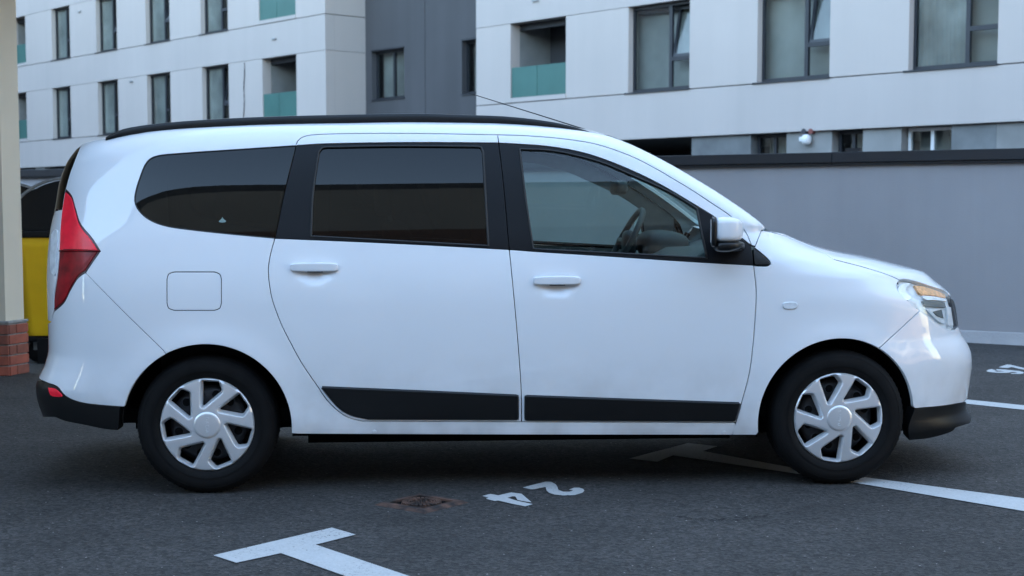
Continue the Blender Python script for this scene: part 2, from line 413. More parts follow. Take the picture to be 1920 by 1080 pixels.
# drain cover: square cast-iron frame set cornerwise, with a ribbed lid
dc = [np.array(ground_pt(*p)) for p in ((716, 944), (797, 925), (866, 945), (782, 968))]
ctr = sum(dc) / 4; ax = (dc[2] - dc[0]) / 2; ay = (dc[1] - dc[3]) / 2
hx = np.array(dc[1] - dc[0]) / 2; hy = np.array(dc[0] - dc[3]) / 2
half = (np.linalg.norm(hx) + np.linalg.norm(hy)) / 2
drain = empty('drain_cover', (ctr[0], ctr[1], 0), math.atan2(hx[1], hx[0]))
tag(drain, 'rusty brown square cast iron drain cover in the asphalt', 'drain cover')
S = half
S *= 0.97
fr = MB(); o_, i_ = S, S - .045
for k_ in range(4):
    t = math.pi / 2 * k_; ct, st = math.cos(t), math.sin(t)
    def rt(x, y, z): return (x*ct - y*st, x*st + y*ct, z)
    fr.add([rt(-o_, -o_, .001), rt(o_, -o_, .001), rt(o_ - .02, -o_ + .02, .011), rt(-o_ + .02, -o_ + .02, .011), rt(i_, -i_, .011), rt(-i_, -i_, .011), rt(i_, -i_, .002), rt(-i_, -i_, .002)],
           [(0, 1, 2, 3), (3, 2, 4, 5), (5, 4, 6, 7)])
fr.build('frame', M['rust'], drain)
I = S - 0.048
MB().lathe([(0, .004), (I*.93, .004), (I*.93, .002)], 40, 'z').build('lid', M['rust'], drain)
MB().box(-I, I, -I, I, 0.0005, 0.002).build('lid_seat', M['void'], drain)
rb = MB()
for q in range(28):
    t = 2*math.pi*q/28; ct, st = math.cos(t), math.sin(t); r0, r1, w_ = I*.66, I*.90, I*.055
    P_ = [(r0, -w_), (r1, -w_*1.25), (r1, w_*1.25), (r0, w_)]
    pp = [(x*ct - y*st, x*st + y*ct) for x, y in P_]
    rb.add([(x, y, .003) for x, y in pp] + [(x, y, .013) for x, y in pp], [(4, 5, 6, 7), (0, 1, 5, 4), (1, 2, 6, 5), (2, 3, 7, 6), (3, 0, 4, 7)])
rb.build('tread_ribs', M['rust'], drain)['kind'] = 'stuff'
rb2 = MB()
for q in range(-3, 4):
    for p in range(-3, 4):
        x, y = q*I*.155, p*I*.155
        if math.hypot(x, y) < I*.52 and (q + p) % 2 == 0: rb2.box(x - I*.05, x + I*.05, y - I*.05, y + I*.05, .003, .012)
rb2.build('tread_studs', M['rust'], drain)['kind'] = 'stuff'
MB().lathe([(I*.56, .003), (I*.56, .0135), (I*.62, .0135), (I*.62, .003)], 36, 'z').build('ring', M['rust'], drain)
# curved tyre scuff
def scuff_material():
    m = bpy.data.materials.new('tyre_scuff'); m.use_nodes = True; nt = m.node_tree; b_ = nt.nodes['Principled BSDF']; L = nt.links
    b_.inputs['Base Color'].default_value = (.012, .012, .012, 1); b_.inputs['Roughness'].default_value = .8
    tc = nt.nodes.new('ShaderNodeTexCoord'); n = nt.nodes.new('ShaderNodeTexNoise'); n.inputs['Scale'].default_value = 28; n.inputs['Detail'].default_value = 5
    L.new(tc.outputs['Object'], n.inputs['Vector']); r = nt.nodes.new('ShaderNodeMapRange'); r.inputs[1].default_value = .42; r.inputs[2].default_value = .72; r.inputs[3].default_value = 0; r.inputs[4].default_value = .75
    L.new(n.outputs['Fac'], r.inputs[0]); L.new(r.outputs[0], b_.inputs['Alpha']); return m
M['scuff'] = scuff_material()
up_ = [(1262, 966), (1300, 972), (1345, 974), (1400, 970), (1443, 963)]
dn_ = [(1443, 968), (1400, 976), (1345, 980), (1300, 977), (1262, 969)]
tag(flat_poly('tyre_mark', [ground_pt(*p) for p in up_ + dn_], .003, M['scuff']), 'faint dark curved tyre scuff on the asphalt in front of the front door', 'tyre mark')

# ================================================================== GREY BOUNDARY WALL
wp1 = np.array(ground_pt(1900, 646)); wdir = np.array([-3960.0, F_PX]); wdir /= np.linalg.norm(wdir)   # towards the left, far end
w_end = -wdir
wall = empty('boundary_wall', (wp1[0], wp1[1], 0), math.atan2(w_end[1], w_end[0]))
tag(wall, 'long grey rendered boundary wall with dark metal coping behind the car', 'wall')
MB().box(-26, 9, 0.0, 0.25, 0.0, 1.64).build('wall', M['wallrender'], wall)
foot = MB()
nv = 120; 
for i in range(nv):
    x0 = -10 + 19 * i / nv; x1 = -10 + 19 * (i + 1) / nv
    y0 = -0.045 - 0.012 * random.random()
    foot.add([(x0, y0, 0), (x1, y0, 0), (x1, -0.012, .105 + .006*math.sin(x1*3)), (x0, -0.012, .105 + .006*math.sin(x0*3)), (x0, 0.0, .11), (x1, 0, .11)], [(0,1,2,3), (3,2,5,4)])
foot.build('foot', M['plinth'], wall)
xs_ = [-26, -19.5, -13.1, -6.7, -1.75, 4.5, 9]
for i in range(len(xs_) - 1):
    c = MB().box(xs_[i] + .002, xs_[i+1] - .002, -0.05, 0.30, 1.665, 1.765)
    c.box(xs_[i] + .002, xs_[i+1] - .002, -0.035, 0.285, 1.640, 1.664)
    c.build('coping', M['coping'], wall, bevel=0.004)
MB().box(-1.62, -1.47, -0.03, 0.0, 1.77, 1.80).build('coping_clip', M['coping'], wall)

# ================================================================== APARTMENT BUILDING
e_dir = np.array([2410.0, -F_PX]); e_dir /= np.linalg.norm(e_dir)
in_dir = np.array([-e_dir[1], e_dir[0]])                         # into the building
def plane_hit(u, v, P0, off=0.0):
    r = ray(u, v); t = ((P0 + in_dir * off) @ in_dir) / (r[:2] @ in_dir)
    q = r * t; return (q[:2] - P0) @ e_dir, q[2] + CAM_H
dep = 37.2
for _ in range(30):
    P0 = np.array([(893 - 960) / F_PX * dep, dep]); r_ = ray(893, 126); P0 = np.array([r_[0] / r_[1] * dep, dep])
    h_ = plane_hit(893, 54, P0)[1] - plane_hit(893, 199, P0)[1]
    dep *= 1.96 / h_
Z0 = plane_hit(893, 199, P0)[1]                                   # sill joint of the first upper storey
ZB = Z0 - 1.03                                                   # underside of the white band
H_ = 1.96; ST = 3.0
fs = lambda u, v=120, off=0.0: plane_hit(u, v, P0, off)[0]
apt = empty('apartment_building', (P0[0], P0[1], 0), math.atan2(e_dir[1], e_dir[0]))
tag(apt, 'white rendered apartment building with dark grey recessed core behind the wall', 'building')
S_L, S_610, S_R = -95.0, fs(610, 60), 48.0
# depth of the recess from the visible end face
lo, hi = 0.2, 12
for _ in range(50):
    md = (lo + hi) / 2
    if fs(685, 60, md) > S_610: lo = md
    else: hi = md
RD = (lo + hi) / 2
G = 0.018                                                        # open joint between the render fields
def window(x0, x1, z0, z1, y=0.16, split=0.62, tilt=False, curtain=0, room='room', name='window'):
    """frame with a fixed pane on the left and two on the right; frame is the part, panes are sub-parts"""
    w = MB(); t = 0.055; y0, y1 = y, y + 0.07
    xm = x0 + (x1 - x0) * split; zm = z0 + (z1 - z0) * 0.36
    w.box(x0, x1, y0, y1, z0, z0 + t * 1.3); w.box(x0, x1, y0, y1, z1 - t, z1)
    w.box(x0, x0 + t, y0, y1, z0 + t * 1.3, z1 - t); w.box(x1 - t, x1, y0, y1, z0 + t * 1.3, z1 - t)
    w.box(xm - t * .8, xm + t * .8, y0, y1, z0 + t * 1.3, z1 - t)
    w.box(xm + t * .8, x1 - t, y0, y1, zm - t * .8, zm + t * .8)
    o = w.build(name, M['frame'], apt)
    def pane(a, b, c, d, yy, top=0.0):
        p = MB().add([(a, yy, c), (b, yy, c), (b, yy + top, d), (a, yy + top, d), (a, yy + .02, c), (b, yy + .02, c), (b, yy + .02 + top, d), (a, yy + .02 + top, d)],
                     [(0,1,2,3), (5,4,7,6), (0,4,5,1), (3,2,6,7), (0,3,7,4), (1,5,6,2)])
        return p.build('pane', M['winglass'], o)
    pane(x0 + t, xm - t * .8, z0 + t * 1.3, z1 - t, y + .03)
    pane(xm + t * .8, x1 - t, z0 + t * 1.3, zm - t * .8, y + .03)
    if tilt:
        s = MB(); a, b, c, d = xm + t * .8, x1 - t, zm + t * .8, z1 - t; q = 0.20
        def sl(xa, xb, za, zb):
            ya, yb = q * (za - c) / (d - c), q * (zb - c) / (d - c)
            s.add([(xa, y+.02+ya, za), (xb, y+.02+ya, za), (xb, y+.02+yb, zb), (xa, y+.02+yb, zb), (xa, y+.09+ya, za), (xb, y+.09+ya, za), (xb, y+.09+yb, zb), (xa, y+.09+yb, zb)],
                  [(0,1,2,3), (5,4,7,6), (0,4,5,1), (3,2,6,7), (0,3,7,4), (1,5,6,2)])
        sl(a, b, c, c + .06); sl(a, b, d - .06, d); sl(a, a + .06, c + .06, d - .06); sl(b - .06, b, c + .06, d - .06)
        s.build('sash', M['frame'], o)
        pane(a + .06, b - .06, c + .06, d - .06, y + .05, q)
    else:
        pane(xm + t * .8, x1 - t, zm + t * .8, z1 - t, y + .03)
    MB().box(x0 - .10, x1 + .02, -0.035, y0, z0 - .035, z0 - .004).build('sill', M['frame'], o)
    if curtain:
        cu = MB(); nn = 26; xa, xb = (x0 + .05, xm) if curtain == 1 else (x0 + .05, x1 - .05)
        for i in range(nn):
            u0, u1 = xa + (xb - xa) * i / nn, xa + (xb - xa) * (i + 1) / nn
            ya, yb = y + .095 + .012 * math.sin(i * 1.7), y + .095 + .012 * math.sin((i + 1) * 1.7)
            cu.add([(u0, ya, z0), (u1, yb, z0), (u1, yb, z1), (u0, ya, z1)], [(0, 1, 2, 3)])
        cu.build('curtain', M['curtain'], o)
    return o
def loggia(x0, x1, z0, z1):
    D = 1.35
    lg = MB()
    lg.box(x0 - .02, x0 + .004, .31, D, z0 - .1, z1 + .1); lg.box(x1 - .004, x1 + .02, .31, D, z0 - .1, z1 + .1)
    lg.build('loggia_side', M['groundfloor'], apt)
    MB().box(x0 - .02, x1 + .02, D, D + .1, z0 - .1, z1 + .1).build('loggia_back', M['darkroom'], apt)
    MB().box(x0 - .02, x1 + .02, .31, D, z1 + .03, z1 + .1).build('loggia_ceiling', M['darkroom'], apt)
    MB().box(x0 - .02, x1 + .02, .10, D, z0 - .1, z0 + .02).build('loggia_floor', M['groundfloor'], apt)
    MB().box(x0 + (x1-x0)*.35, x1 - .2, D - .06, D - .002, z0 + .02, z1 - .25).build('loggia_door', M['frame'], apt)
    MB().box(x0 - .06, x1 + .01, -.02, .10, z0 + .0, z0 + .11).build('loggia_ledge', M['facade2'], apt)
    xm = (x0 + x1) / 2 - .05
    MB().box(x0 + .02, xm - .008, .03, .05, z0 + .12, z0 + .86).build('balcony_glass', M['balcony'], apt)
    MB().box(xm + .008, x1 - .004, .03, .05, z0 + .12, z0 + .86).build('balcony_glass', M['balcony'], apt)
def storey(zs, ops, s0, s1, top):
    """piers between the openings; openings are (kind, x0, x1, extra)"""
    x = s0
    for kind, a, b, ex in ops:
        if a - x > 0.03: MB().box(x, a, 0, .31, zs + G, zs + H_).build('wall_panel', M['facade'], apt)
        if kind == 'w':
            window(a, b, zs + .03, zs + H_ - .01, tilt=ex.get('t', False), curtain=ex.get('c', 0))
            MB().box(a - .55, b + .08, .48, .50, zs - .2, zs + H_ + .2).build('room_wall', M['room'], apt)
        else: loggia(a, b, zs + G, zs + H_ - .005)
        x = b
    if s1 - x > 0.03: MB().box(x, s1, 0, .31, zs + G, zs + H_).build('wall_panel', M['facade'], apt)
v1 = lambda u: (385 - (Z0 + 1.0 - CAM_H) * 74)
right1 = [('l', fs(957, 110), fs(1061, 110), {}), ('w', fs(1178, 100), fs(1293, 90), {'t': 1, 'c': 0}), ('w', fs(1420, 80), fs(1556, 80), {'t': 1}), ('w', fs(1704, 70), fs(1871, 70), {'t': 0, 'c': 1}), ]
bw = right1[-1]; pitch_ = right1[-1][1] - right1[-2][1]
right1.append(('w', bw[1] + pitch_, bw[2] + pitch_, {}))
left1 = [('l', fs(22, 210), fs(50, 210), {}), ('w', fs(99, 210), fs(133, 210), {'t': 1, 'c': 1}), ('w', fs(184, 205), fs(222, 205), {'c': 1}), ('w', fs(276, 190), fs(320, 190), {'c': 1}), ('w', fs(379, 170), fs(429, 170), {'t': 1, 'c': 1}), ('l', fs(492, 160), fs(556, 160), {})]
left2 = [('l', fs(20, 75), fs(48, 75), {}), ('w', fs(97, 65), fs(131, 65), {'c': 1}), ('w', fs(180, 50), fs(219, 50), {'t': 1, 'c': 1}), ('w', fs(273, 40), fs(318, 40), {'t': 1, 'c': 1}), ('w', fs(376, 30), fs(427, 30), {'c': 1}), ('l', fs(485, 10), fs(554, 10), {})]
for k_ in range(3):
    zs = Z0 + ST * k_
    storey(zs, left1 if k_ != 1 else left2, S_L, S_610, None)
    storey(zs, right1, 0.0, S_R, None)
    for a, b in ((S_L, S_610), (0.0, S_R)):
        MB().box(a, b, -0.004, .31, zs + H_ + G * .6, zs + ST - G * .3).build('wall_band', M['facade2'], apt)
    # end faces of the recess
    MB().box(S_610 - .31, S_610, .312, RD, zs + G, zs + H_).build('wall_panel', M['facade'], apt)
    MB().box(S_610 - .31, S_610 + .004, .312, RD, zs + H_ + G * .6, zs + ST - G * .3).build('wall_band', M['facade2'], apt)
    MB().box(0.0, .31, .312, RD, zs + G, zs + H_).build('wall_panel', M['facade'], apt)
    MB().box(-.004, .31, .312, RD, zs + H_ + G * .6, zs + ST - G * .3).build('wall_band', M['facade2'], apt)
for a, b in ((S_L, S_610), (0.0, S_R)):
    MB().box(a, b, -0.004, .31, ZB, Z0 - G * .3).build('wall_band', M['facade2'], apt)
    MB().box(a, b, -.002, .31, Z0 + 3 * ST, 30.0).build('upper_wall', M['facade'], apt)
    MB().box(a, b, .32, 12, 29.8, 30.0).build('roof_slab', M['groundfloor'], apt)
    MB().box(a, b, .37, 6, ZB + .02, ZB + .14).build('soffit', M['groundfloor2'], apt)
MB().box(S_610 - .31, S_610 + .004, .312, RD, ZB, Z0 - G * .3).build('wall_band', M['facade2'], apt)
MB().box(-.004, .31, .312, RD, ZB, Z0 - G * .3).build('wall_band', M['facade2'], apt)
# backs of the joints and dark inside
for a, b in ((S_L, S_610), (0.0, S_R)):
    for k_ in range(3):
        for zz in (Z0 + ST * k_, Z0 + ST * k_ + H_):
            MB().box(a + .02, b - .02, .318, .33, zz - .15, zz + .0).build('joint_backing', M['frame'], apt)
# recessed dark core: two render fields with a vertical joint, windows in deep reveals
jx = fs(797, 100, RD)
cz = lambda u, v: plane_hit(u, v, P0, RD)[1]
w1 = (fs(697, 140, RD), fs(758, 140, RD), cz(700, 187), cz(700, 97))
w2 = (fs(866, 130, RD), fs(935, 130, RD), cz(866, 176), cz(866, 77))
def core_field(a, b, hole):
    m = MB(); z_lo, z_hi = 0.0, 30.0
    m.box(a, hole[0], RD, RD + .3, z_lo, z_hi); m.box(hole[1], b, RD, RD + .3, z_lo, z_hi)
    zs = [z_lo]
    for kk in range(3): zs += [hole[2] + ST * kk, hole[3] + ST * kk]
    zs.append(z_hi)
    for i in range(0, len(zs), 2): m.box(hole[0], hole[1], RD, RD + .3, zs[i], zs[i + 1])
    m.build('core_wall', M['anthr'], apt)
core_field(S_610, jx - .012, w1); core_field(jx + .012, 0.0, w2)
MB().box(jx - .1, jx + .1, RD + .05, RD + .28, 0, 30).build('joint_backing', M['frame'], apt)
for hole in (w1, w2):
    for kk in range(3):
        a, b, c, d = hole[0], hole[1], hole[2] + ST * kk, hole[3] + ST * kk
        w = MB(); t = .06; y0, y1 = RD + .17, RD + .25
        w.box(a, b, y0, y1, c, c + t); w.box(a, b, y0, y1, d - t, d); w.box(a, a + t, y0, y1, c + t, d - t); w.box(b - t, b, y0, y1, c + t, d - t)
        xm = a + (b - a) * .55; w.box(xm - .04, xm + .04, y0, y1, c + t, d - t)
        o = w.build('window', M['frame'], apt)
        MB().box(a + t, xm - .04, y0 + .03, y0 + .05, c + t, d - t).build('pane', M['winglass'], o)
        MB().box(xm + .04, b - t, y0 + .03, y0 + .05, c + t, d - t).build('pane', M['winglass'], o)
        MB().box(a - .02, b + .02, RD - .03, RD + .17, c - .045, c - .005).build('sill', M['frame'], o)
        MB().box(a - .0, b + .0, RD - .02, RD + .17, d + .002, d + .05).build('blind_box', M['frame'], o)
        MB().box(a, b, RD + .45, RD + .5, c - .1, d + .1).build('room_wall', M['room'], apt)
# ground floor, set back under the white band
GY = 0.10
gs = lambda u, v=255: plane_hit(u, v, P0, GY)[0]
def gf(a, b, m): MB().box(a, b, GY, GY + .25, 0, ZB - .006).build('ground_floor_panel', M[m], apt)
zt_ = ZB - .006
gf(gs(1297), gs(1408), 'groundfloor2'); gf(gs(1475), gs(1560), 'groundfloor'); gf(gs(1618), gs(1690), 'groundfloor')
gf(gs(1784), gs(1868), 'groundfloor2'); gf(gs(1868.4), gs(2010), 'groundfloor'); gf(gs(2100), S_R, 'groundfloor')
gf(S_L, gs(20, 320), 'groundfloor2'); gf(gs(66, 320), gs(84, 320), 'groundfloor'); gf(S_610 - 2.5, S_610, 'groundfloor2'); gf(0, gs(1000), 'groundfloor2')
def gwin(u0, u1, open_=False):
    a, b = gs(u0), gs(u1); z0, z1 = 0.9, zt_ - .02
    MB().box(a, b, GY + .02, GY + .25, 0, z0).build('ground_floor_panel', M['groundfloor'], apt)
    w = MB(); t = .06; y0, y1 = GY + .2, GY + .27
    w.box(a, b, y0, y1, z0, z0 + t); w.box(a, b, y0, y1, z1 - t, z1); w.box(a, a + t, y0, y1, z0 + t, z1 - t); w.box(b - t, b, y0, y1, z0 + t, z1 - t)
    w.box((a+b)/2 - .035, (a+b)/2 + .035, y0, y1, z0 + t, z1 - t)
    o = w.build('window', M['lampwhite'] if open_ else M['frame'], apt)
    MB().box(a + t, (a+b)/2 - .035, y0 + .03, y0 + .05, z0 + t, z1 - t).build('pane', M['winglass'], o)
    MB().box((a+b)/2 + .035, b - t, y0 + .03, y0 + .05, z0 + t, z1 - t).build('pane', M['winglass'], o)
    MB().box(a, b, GY + .6, GY + .65, z0 - .3, z1 + .0).build('room_wall', M['room'], apt)
gwin(1410, 1475); gwin(1562, 1618); gwin(1692, 1784, True); gwin(2012, 2100)
MB().box(S_L, S_R, 6, 6.2, 0, 29.7).build('inner_wall', M['darkroom'], apt)
for a in (gs(20, 320), gs(66, 320) , gs(84, 320) + 3, gs(1010), gs(1100)):
    MB().box(a, a + .35, .9, 1.25, 0, ZB + .02).build('column', M['groundfloor2'], apt)
# small things on the facade
lp = plane_hit(1513, 262, P0, GY - .1)
wl = empty('wall_lamp', (P0[0] + e_dir[0]*lp[0] + in_dir[0]*(GY-.02), P0[1] + e_dir[1]*lp[0] + in_dir[1]*(GY-.02), lp[1]), math.atan2(e_dir[1], e_dir[0]))
tag(wl, 'round white lamp on the concrete panel under the white band', 'lamp')
MB().superell((0, -.10, 0), (.10, .10, .11), 2.3).build('globe', M['lampwhite'], wl, smooth=True)
MB().box(-.16, -.06, -.14, -.04, -.03, .06).build('bracket', M['lampwhite'], wl, bevel=.01)
MB().box(-.03, .03, -.03, .0, -.05, .05).build('base', M['frame'], wl)
for du, mm in ((1513, 'darkroom'), (1526, 'redpipe')):
    q = plane_hit(du, 252, P0, GY)
    pt = [(P0[0] + e_dir[0]*q[0] + in_dir[0]*yy, P0[1] + e_dir[1]*q[0] + in_dir[1]*yy, q[1] + .06) for yy in (GY - .12, GY - .01)]
    tag(MB().tube(pt, .055, 12).build('pipe_stub', M[mm], None, autos=40), ('black' if mm == 'darkroom' else 'dark red') + ' short pipe stub above the round white lamp', 'pipe')
q0 = plane_hit(458, 118, P0, -.02); q1 = plane_hit(456, 216, P0, -.02)
cab = [(q0[0] + .02 * math.sin(i * 1.3) + (q1[0] - q0[0]) * i / 12, -.02, q0[1] + (q1[1] - q0[1] - .8) * i / 12) for i in range(13)]
cbl = MB().tube(cab, .014, 6).build('hanging_cable', M['frame'], None)
cbl.location = (P0[0], P0[1], 0); cbl.rotation_euler = (0, 0, math.atan2(e_dir[1], e_dir[0]))
tag(cbl, 'thin black cable hanging down the white facade left of a balcony', 'cable')
for i, (u, v) in enumerate(((515, 73), (1005, 1), (150, 22), (247, 153))):
    q = plane_hit(u, v, P0)
    b_ = MB().box(q[0] - .11, q[0] + .11, -.05, 0, q[1] - .02, q[1] + .02).build('facade_bracket', M['galv'], apt)

# ================================================================== BUILDING CORNER AT THE LEFT, WITH BRICK PLINTH
cA = np.array(ground_pt(19, 705)); cB = np.array(ground_pt(62, 697))
sd = (cB - cA); sl_ = np.linalg.norm(sd); sd /= sl_
house = empty('house_corner', (cA[0], cA[1], 0), 0)
tag(house, 'cream rendered house corner on a red brick plinth at the left edge', 'building')
ang = math.atan2(sd[1], sd[0])
sl = 0.24
def prism(name, pts, z0, z1, m, parent, bevel=0.0):
    n = len(pts); mb = MB()
    mb.add([(x, y, z0) for x, y in pts] + [(x, y, z1) for x, y in pts], [tuple(reversed(range(n))), tuple(range(n, 2*n))] + [(i, (i+1) % n, n + (i+1) % n, n + i) for i in range(n)])
    return mb.build(name, m, parent, bevel=bevel)
sx, sy = sd
def loc2(a, b):   # a along the side face, b inwards (to the left)
    return (sx * a - b, sy * a)
ins = 0.018
prism('wall', [loc2(.0 + ins, ins + .015), loc2(sl - ins, ins), (sx*sl - 6, sy*sl - ins), (-6, ins)], 0.40, 3.148, M['cream'], house)
prism('plinth_core', [loc2(.008, .008), loc2(sl - .006, .006), (sx*sl - 6, sy*sl), (-6, .008)], 0.0, 0.385, M['mortar'], house)
prism('plinth_ledge', [loc2(-.002, -.002), loc2(sl + .002, -.004), (sx*sl - 6, sy*sl), (-6, -.002)], 0.386, 0.405, M['mortar'], house, bevel=.004)
prism('unseen_overhang', [(.55, -6.0), (.75, 2.0), (-9.0, 2.0), (-9.0, -6.0)], 3.15, 7.5, M['cream'], house)  # unseen overhang above the frame, put in to darken the asphalt at the left
ch, jt = 0.0665, 0.0105
bm_cache = {}
def brick(x0, x1, kz, face):
    z0 = 0.002 + kz * (ch + jt); L_ = x1 - x0; key = (round(L_, 3),)
    if key not in bm_cache:
        o = MB().box(0, L_, -.004, .02, 0, ch).build('brick', M['brick'], house, bevel=.003, bseg=1); bm_cache[key] = o.data
    else: o = link('brick', bm_cache[key], house)
    if face == 0: o.location = (x0, -.002 + random.uniform(-.001, .001), z0)
    else: o.location = (sx * x0 , sy * x0, z0); o.rotation_euler = (0, 0, ang)
    o.material_slots[0].link = 'OBJECT'; o.material_slots[0].material = M['brick'] if random.random() < .62 else M['brick2']
    return o
for kz in range(5):
    off = 0.0 if kz % 2 else -0.12
    x = -0.005
    first = 0.115 if kz % 2 else .235
    while x > -1.3:
        L_ = first if first else .235; first = None
        brick(x - L_, x, kz, 0); x -= L_ + jt
    if kz % 2 == 0: brick(.004, .085, kz, 1); brick(.085 + jt, sl - .002, kz, 1)
    else: brick(.004, sl - .002, kz, 1)

# ================================================================== WASTE CONTAINERS
def container(loc, rz, label):
    c = empty('waste_container', loc, rz); tag(c, label, 'waste container', 'waste containers beside the house corner')
    W, D, z0, z1 = .52, .60, .22, 1.00
    def ringp(w, d, z, r=.12, n=6):
        p = []
        for cx, cy, a0 in ((w-r, d-r, 0), (-w+r, d-r, 90), (-w+r, -d+r, 180), (w-r, -d+r, 270)):
            for i in range(n): t = R_(a0 + 90*i/(n-1)); p.append((cx + r*math.cos(t), cy + r*math.sin(t), z))
        return p
    m = MB(); rs = [ringp(W*.88, D*.88, z0), ringp(W*.90, D*.90, z0+.03), ringp(W*.99, D*.99, z1-.09), ringp(W*1.0, D*1.0, z1-.08), ringp(W*1.0, D*1.0, z1)]
    n = len(rs[0]); 
    for r in rs: m.v += r
    for i in range(len(rs)-1):
        for k in range(n): m.f.append((i*n+k, i*n+(k+1)%n, (i+1)*n+(k+1)%n, (i+1)*n+k))
    m.f.append(tuple(reversed(range(n)))); m.build('body', M['yellow'], c, autos=35)
    MB().box(-W*1.04, W*1.04, -D*1.04, D*1.04, z1+.001, z1+.06).build('rim', M['lid'], c, bevel=.015)
    MB().box(-W*.86, W*.86, -D*.86, D*.86, z0-.05, z0-.002).build('base', M['lid'], c, bevel=.01)
    lid = MB(); seg = 20
    for yy in (-D, D):
        lid.v.append((0, yy, z1+.061))
        for i in range(seg+1):
            t = math.pi*i/seg; lid.v.append((W*math.cos(t), yy, z1+.061 + .40*math.sin(t)))
    q = seg+2
    for i in range(1, seg+1):
        lid.f.append((0, i, i+1)); lid.f.append((q, q+i+1, q+i)); lid.f.append((i, q+i, q+i+1, i+1))
    lid.build('lid', M['lid'], c, autos=40)
    ar = [(W*1.02*math.cos(math.pi*i/20), -D*1.01, z1+.07 + .41*math.sin(math.pi*i/20)) for i in range(21)]
    MB().tube(ar, .013, 6).build('lid_edge', M['galv'], c, smooth=True)
    for sx_ in (-1, 1):
        MB().tube([(sx_*W*1.08, -.1, z1-.02), (sx_*W*1.08, .1, z1-.02)], .03, 10).build('lifting_pin', M['lid'], c, autos=40)
        for sy_ in (-1, 1):
            MB().lathe([(.0, -.025), (.08, -.025), (.095, -.012), (.095, .012), (.08, .025), (0, .025)], 18, 'y', (sx_*W*.68, sy_*D*.68, .095)).build('wheel', M['lid'], c, autos=40)
            MB().box(sx_*W*.68-.03, sx_*W*.68+.03, sy_*D*.68-.04, sy_*D*.68+.04, .1, z0-.05).build('caster', M['galv'], c)
    return c
bp = ray(170, 500); bd = 12.2
container((bp[0]/bp[1]*bd, bd, 0), R_(6), 'yellow waste container with domed black lid just behind the rear of the car')
bp = ray(20, 500); bd = 14.0
container((bp[0]/bp[1]*bd, bd, 0), R_(12), 'second waste container with black lid, mostly hidden by the house corner')
tag(MB().box(-.28, .28, -.2, .2, 0, .20).superell((.1, .05, .22), (.22, .18, .12), 2.6).build('rubbish_bag', M['lid'], None, autos=50), 'black rubbish bag on the ground under the yellow container', 'bag')
rbp = ground_pt(86, 690); bpy.data.objects['rubbish_bag'].location = (rbp[0] + .12, rbp[1] + .5, 0)

# ================================================================== BUILDING ACROSS THE YARD, BEHIND THE PHOTOGRAPHER (seen as a reflection in the car)
M['beige'] = mat('beige_render', (0.50, 0.46, 0.39), 0.9, noise=(0.5, 0.06))
M['brown'] = mat('brown_render', (0.27, 0.18, 0.14), 0.9, noise=(0.5, 0.10))
opp = empty('opposite_building', (0, -11.0, 0), R_(9))
tag(opp, 'brown and beige building across the yard, reflected in the car windows', 'building')
MB().box(-40, 40, -10, -.02, 12.3, 12.7).build('roof_slab', M['groundfloor2'], opp)
MB().box(-40, 40, -9, 0, 10.6, 12.3).build('parapet', M['beige'], opp)
MB().box(-40, 40, -9, .02, 8.95, 10.6).build('cornice_band', M['brown'], opp)
for k_ in range(3):
    z = 1.0 + 2.7 * k_
    MB().box(-40, 40, -9, .0, 0 if k_ == 0 else z - .06, z + .85).build('wall_band', M['brown'] if k_ != 1 else M['beige'], opp)
    x = -39.0; i = 0
    MB().box(-40, 40, -9, -.6, z + .86, z + 2.2).build('room_wall', M['darkroom'], opp)
    MB().box(-40, 40, -9, .03, z + 2.2, z + 2.64).build('lintel_band', M['brown'], opp)
    while x < 37:
        wd = 1.9 if (i + k_) % 3 else 2.9
        MB().box(x, x + .7, -.6, -.002, z + .86, z + 2.19).build('pier', M['beige'], opp)
        if abs(x) < 14:
            o = MB().box(x + .7, x + .78, -.2, -.12, z + .87, z + 2.19).box(x + .7 + wd - .08, x + .7 + wd, -.2, -.12, z + .87, z + 2.19).box(x + .7 + wd/2 - .04, x + .7 + wd/2 + .04, -.2, -.12, z + .87, z + 2.19).build('window', M['lampwhite'], opp)
            MB().box(x + .79, x + .69 + wd, -.17, -.15, z + .87, z + 2.19).build('pane', M['winglass'], o)
        x += .7 + wd; i += 1
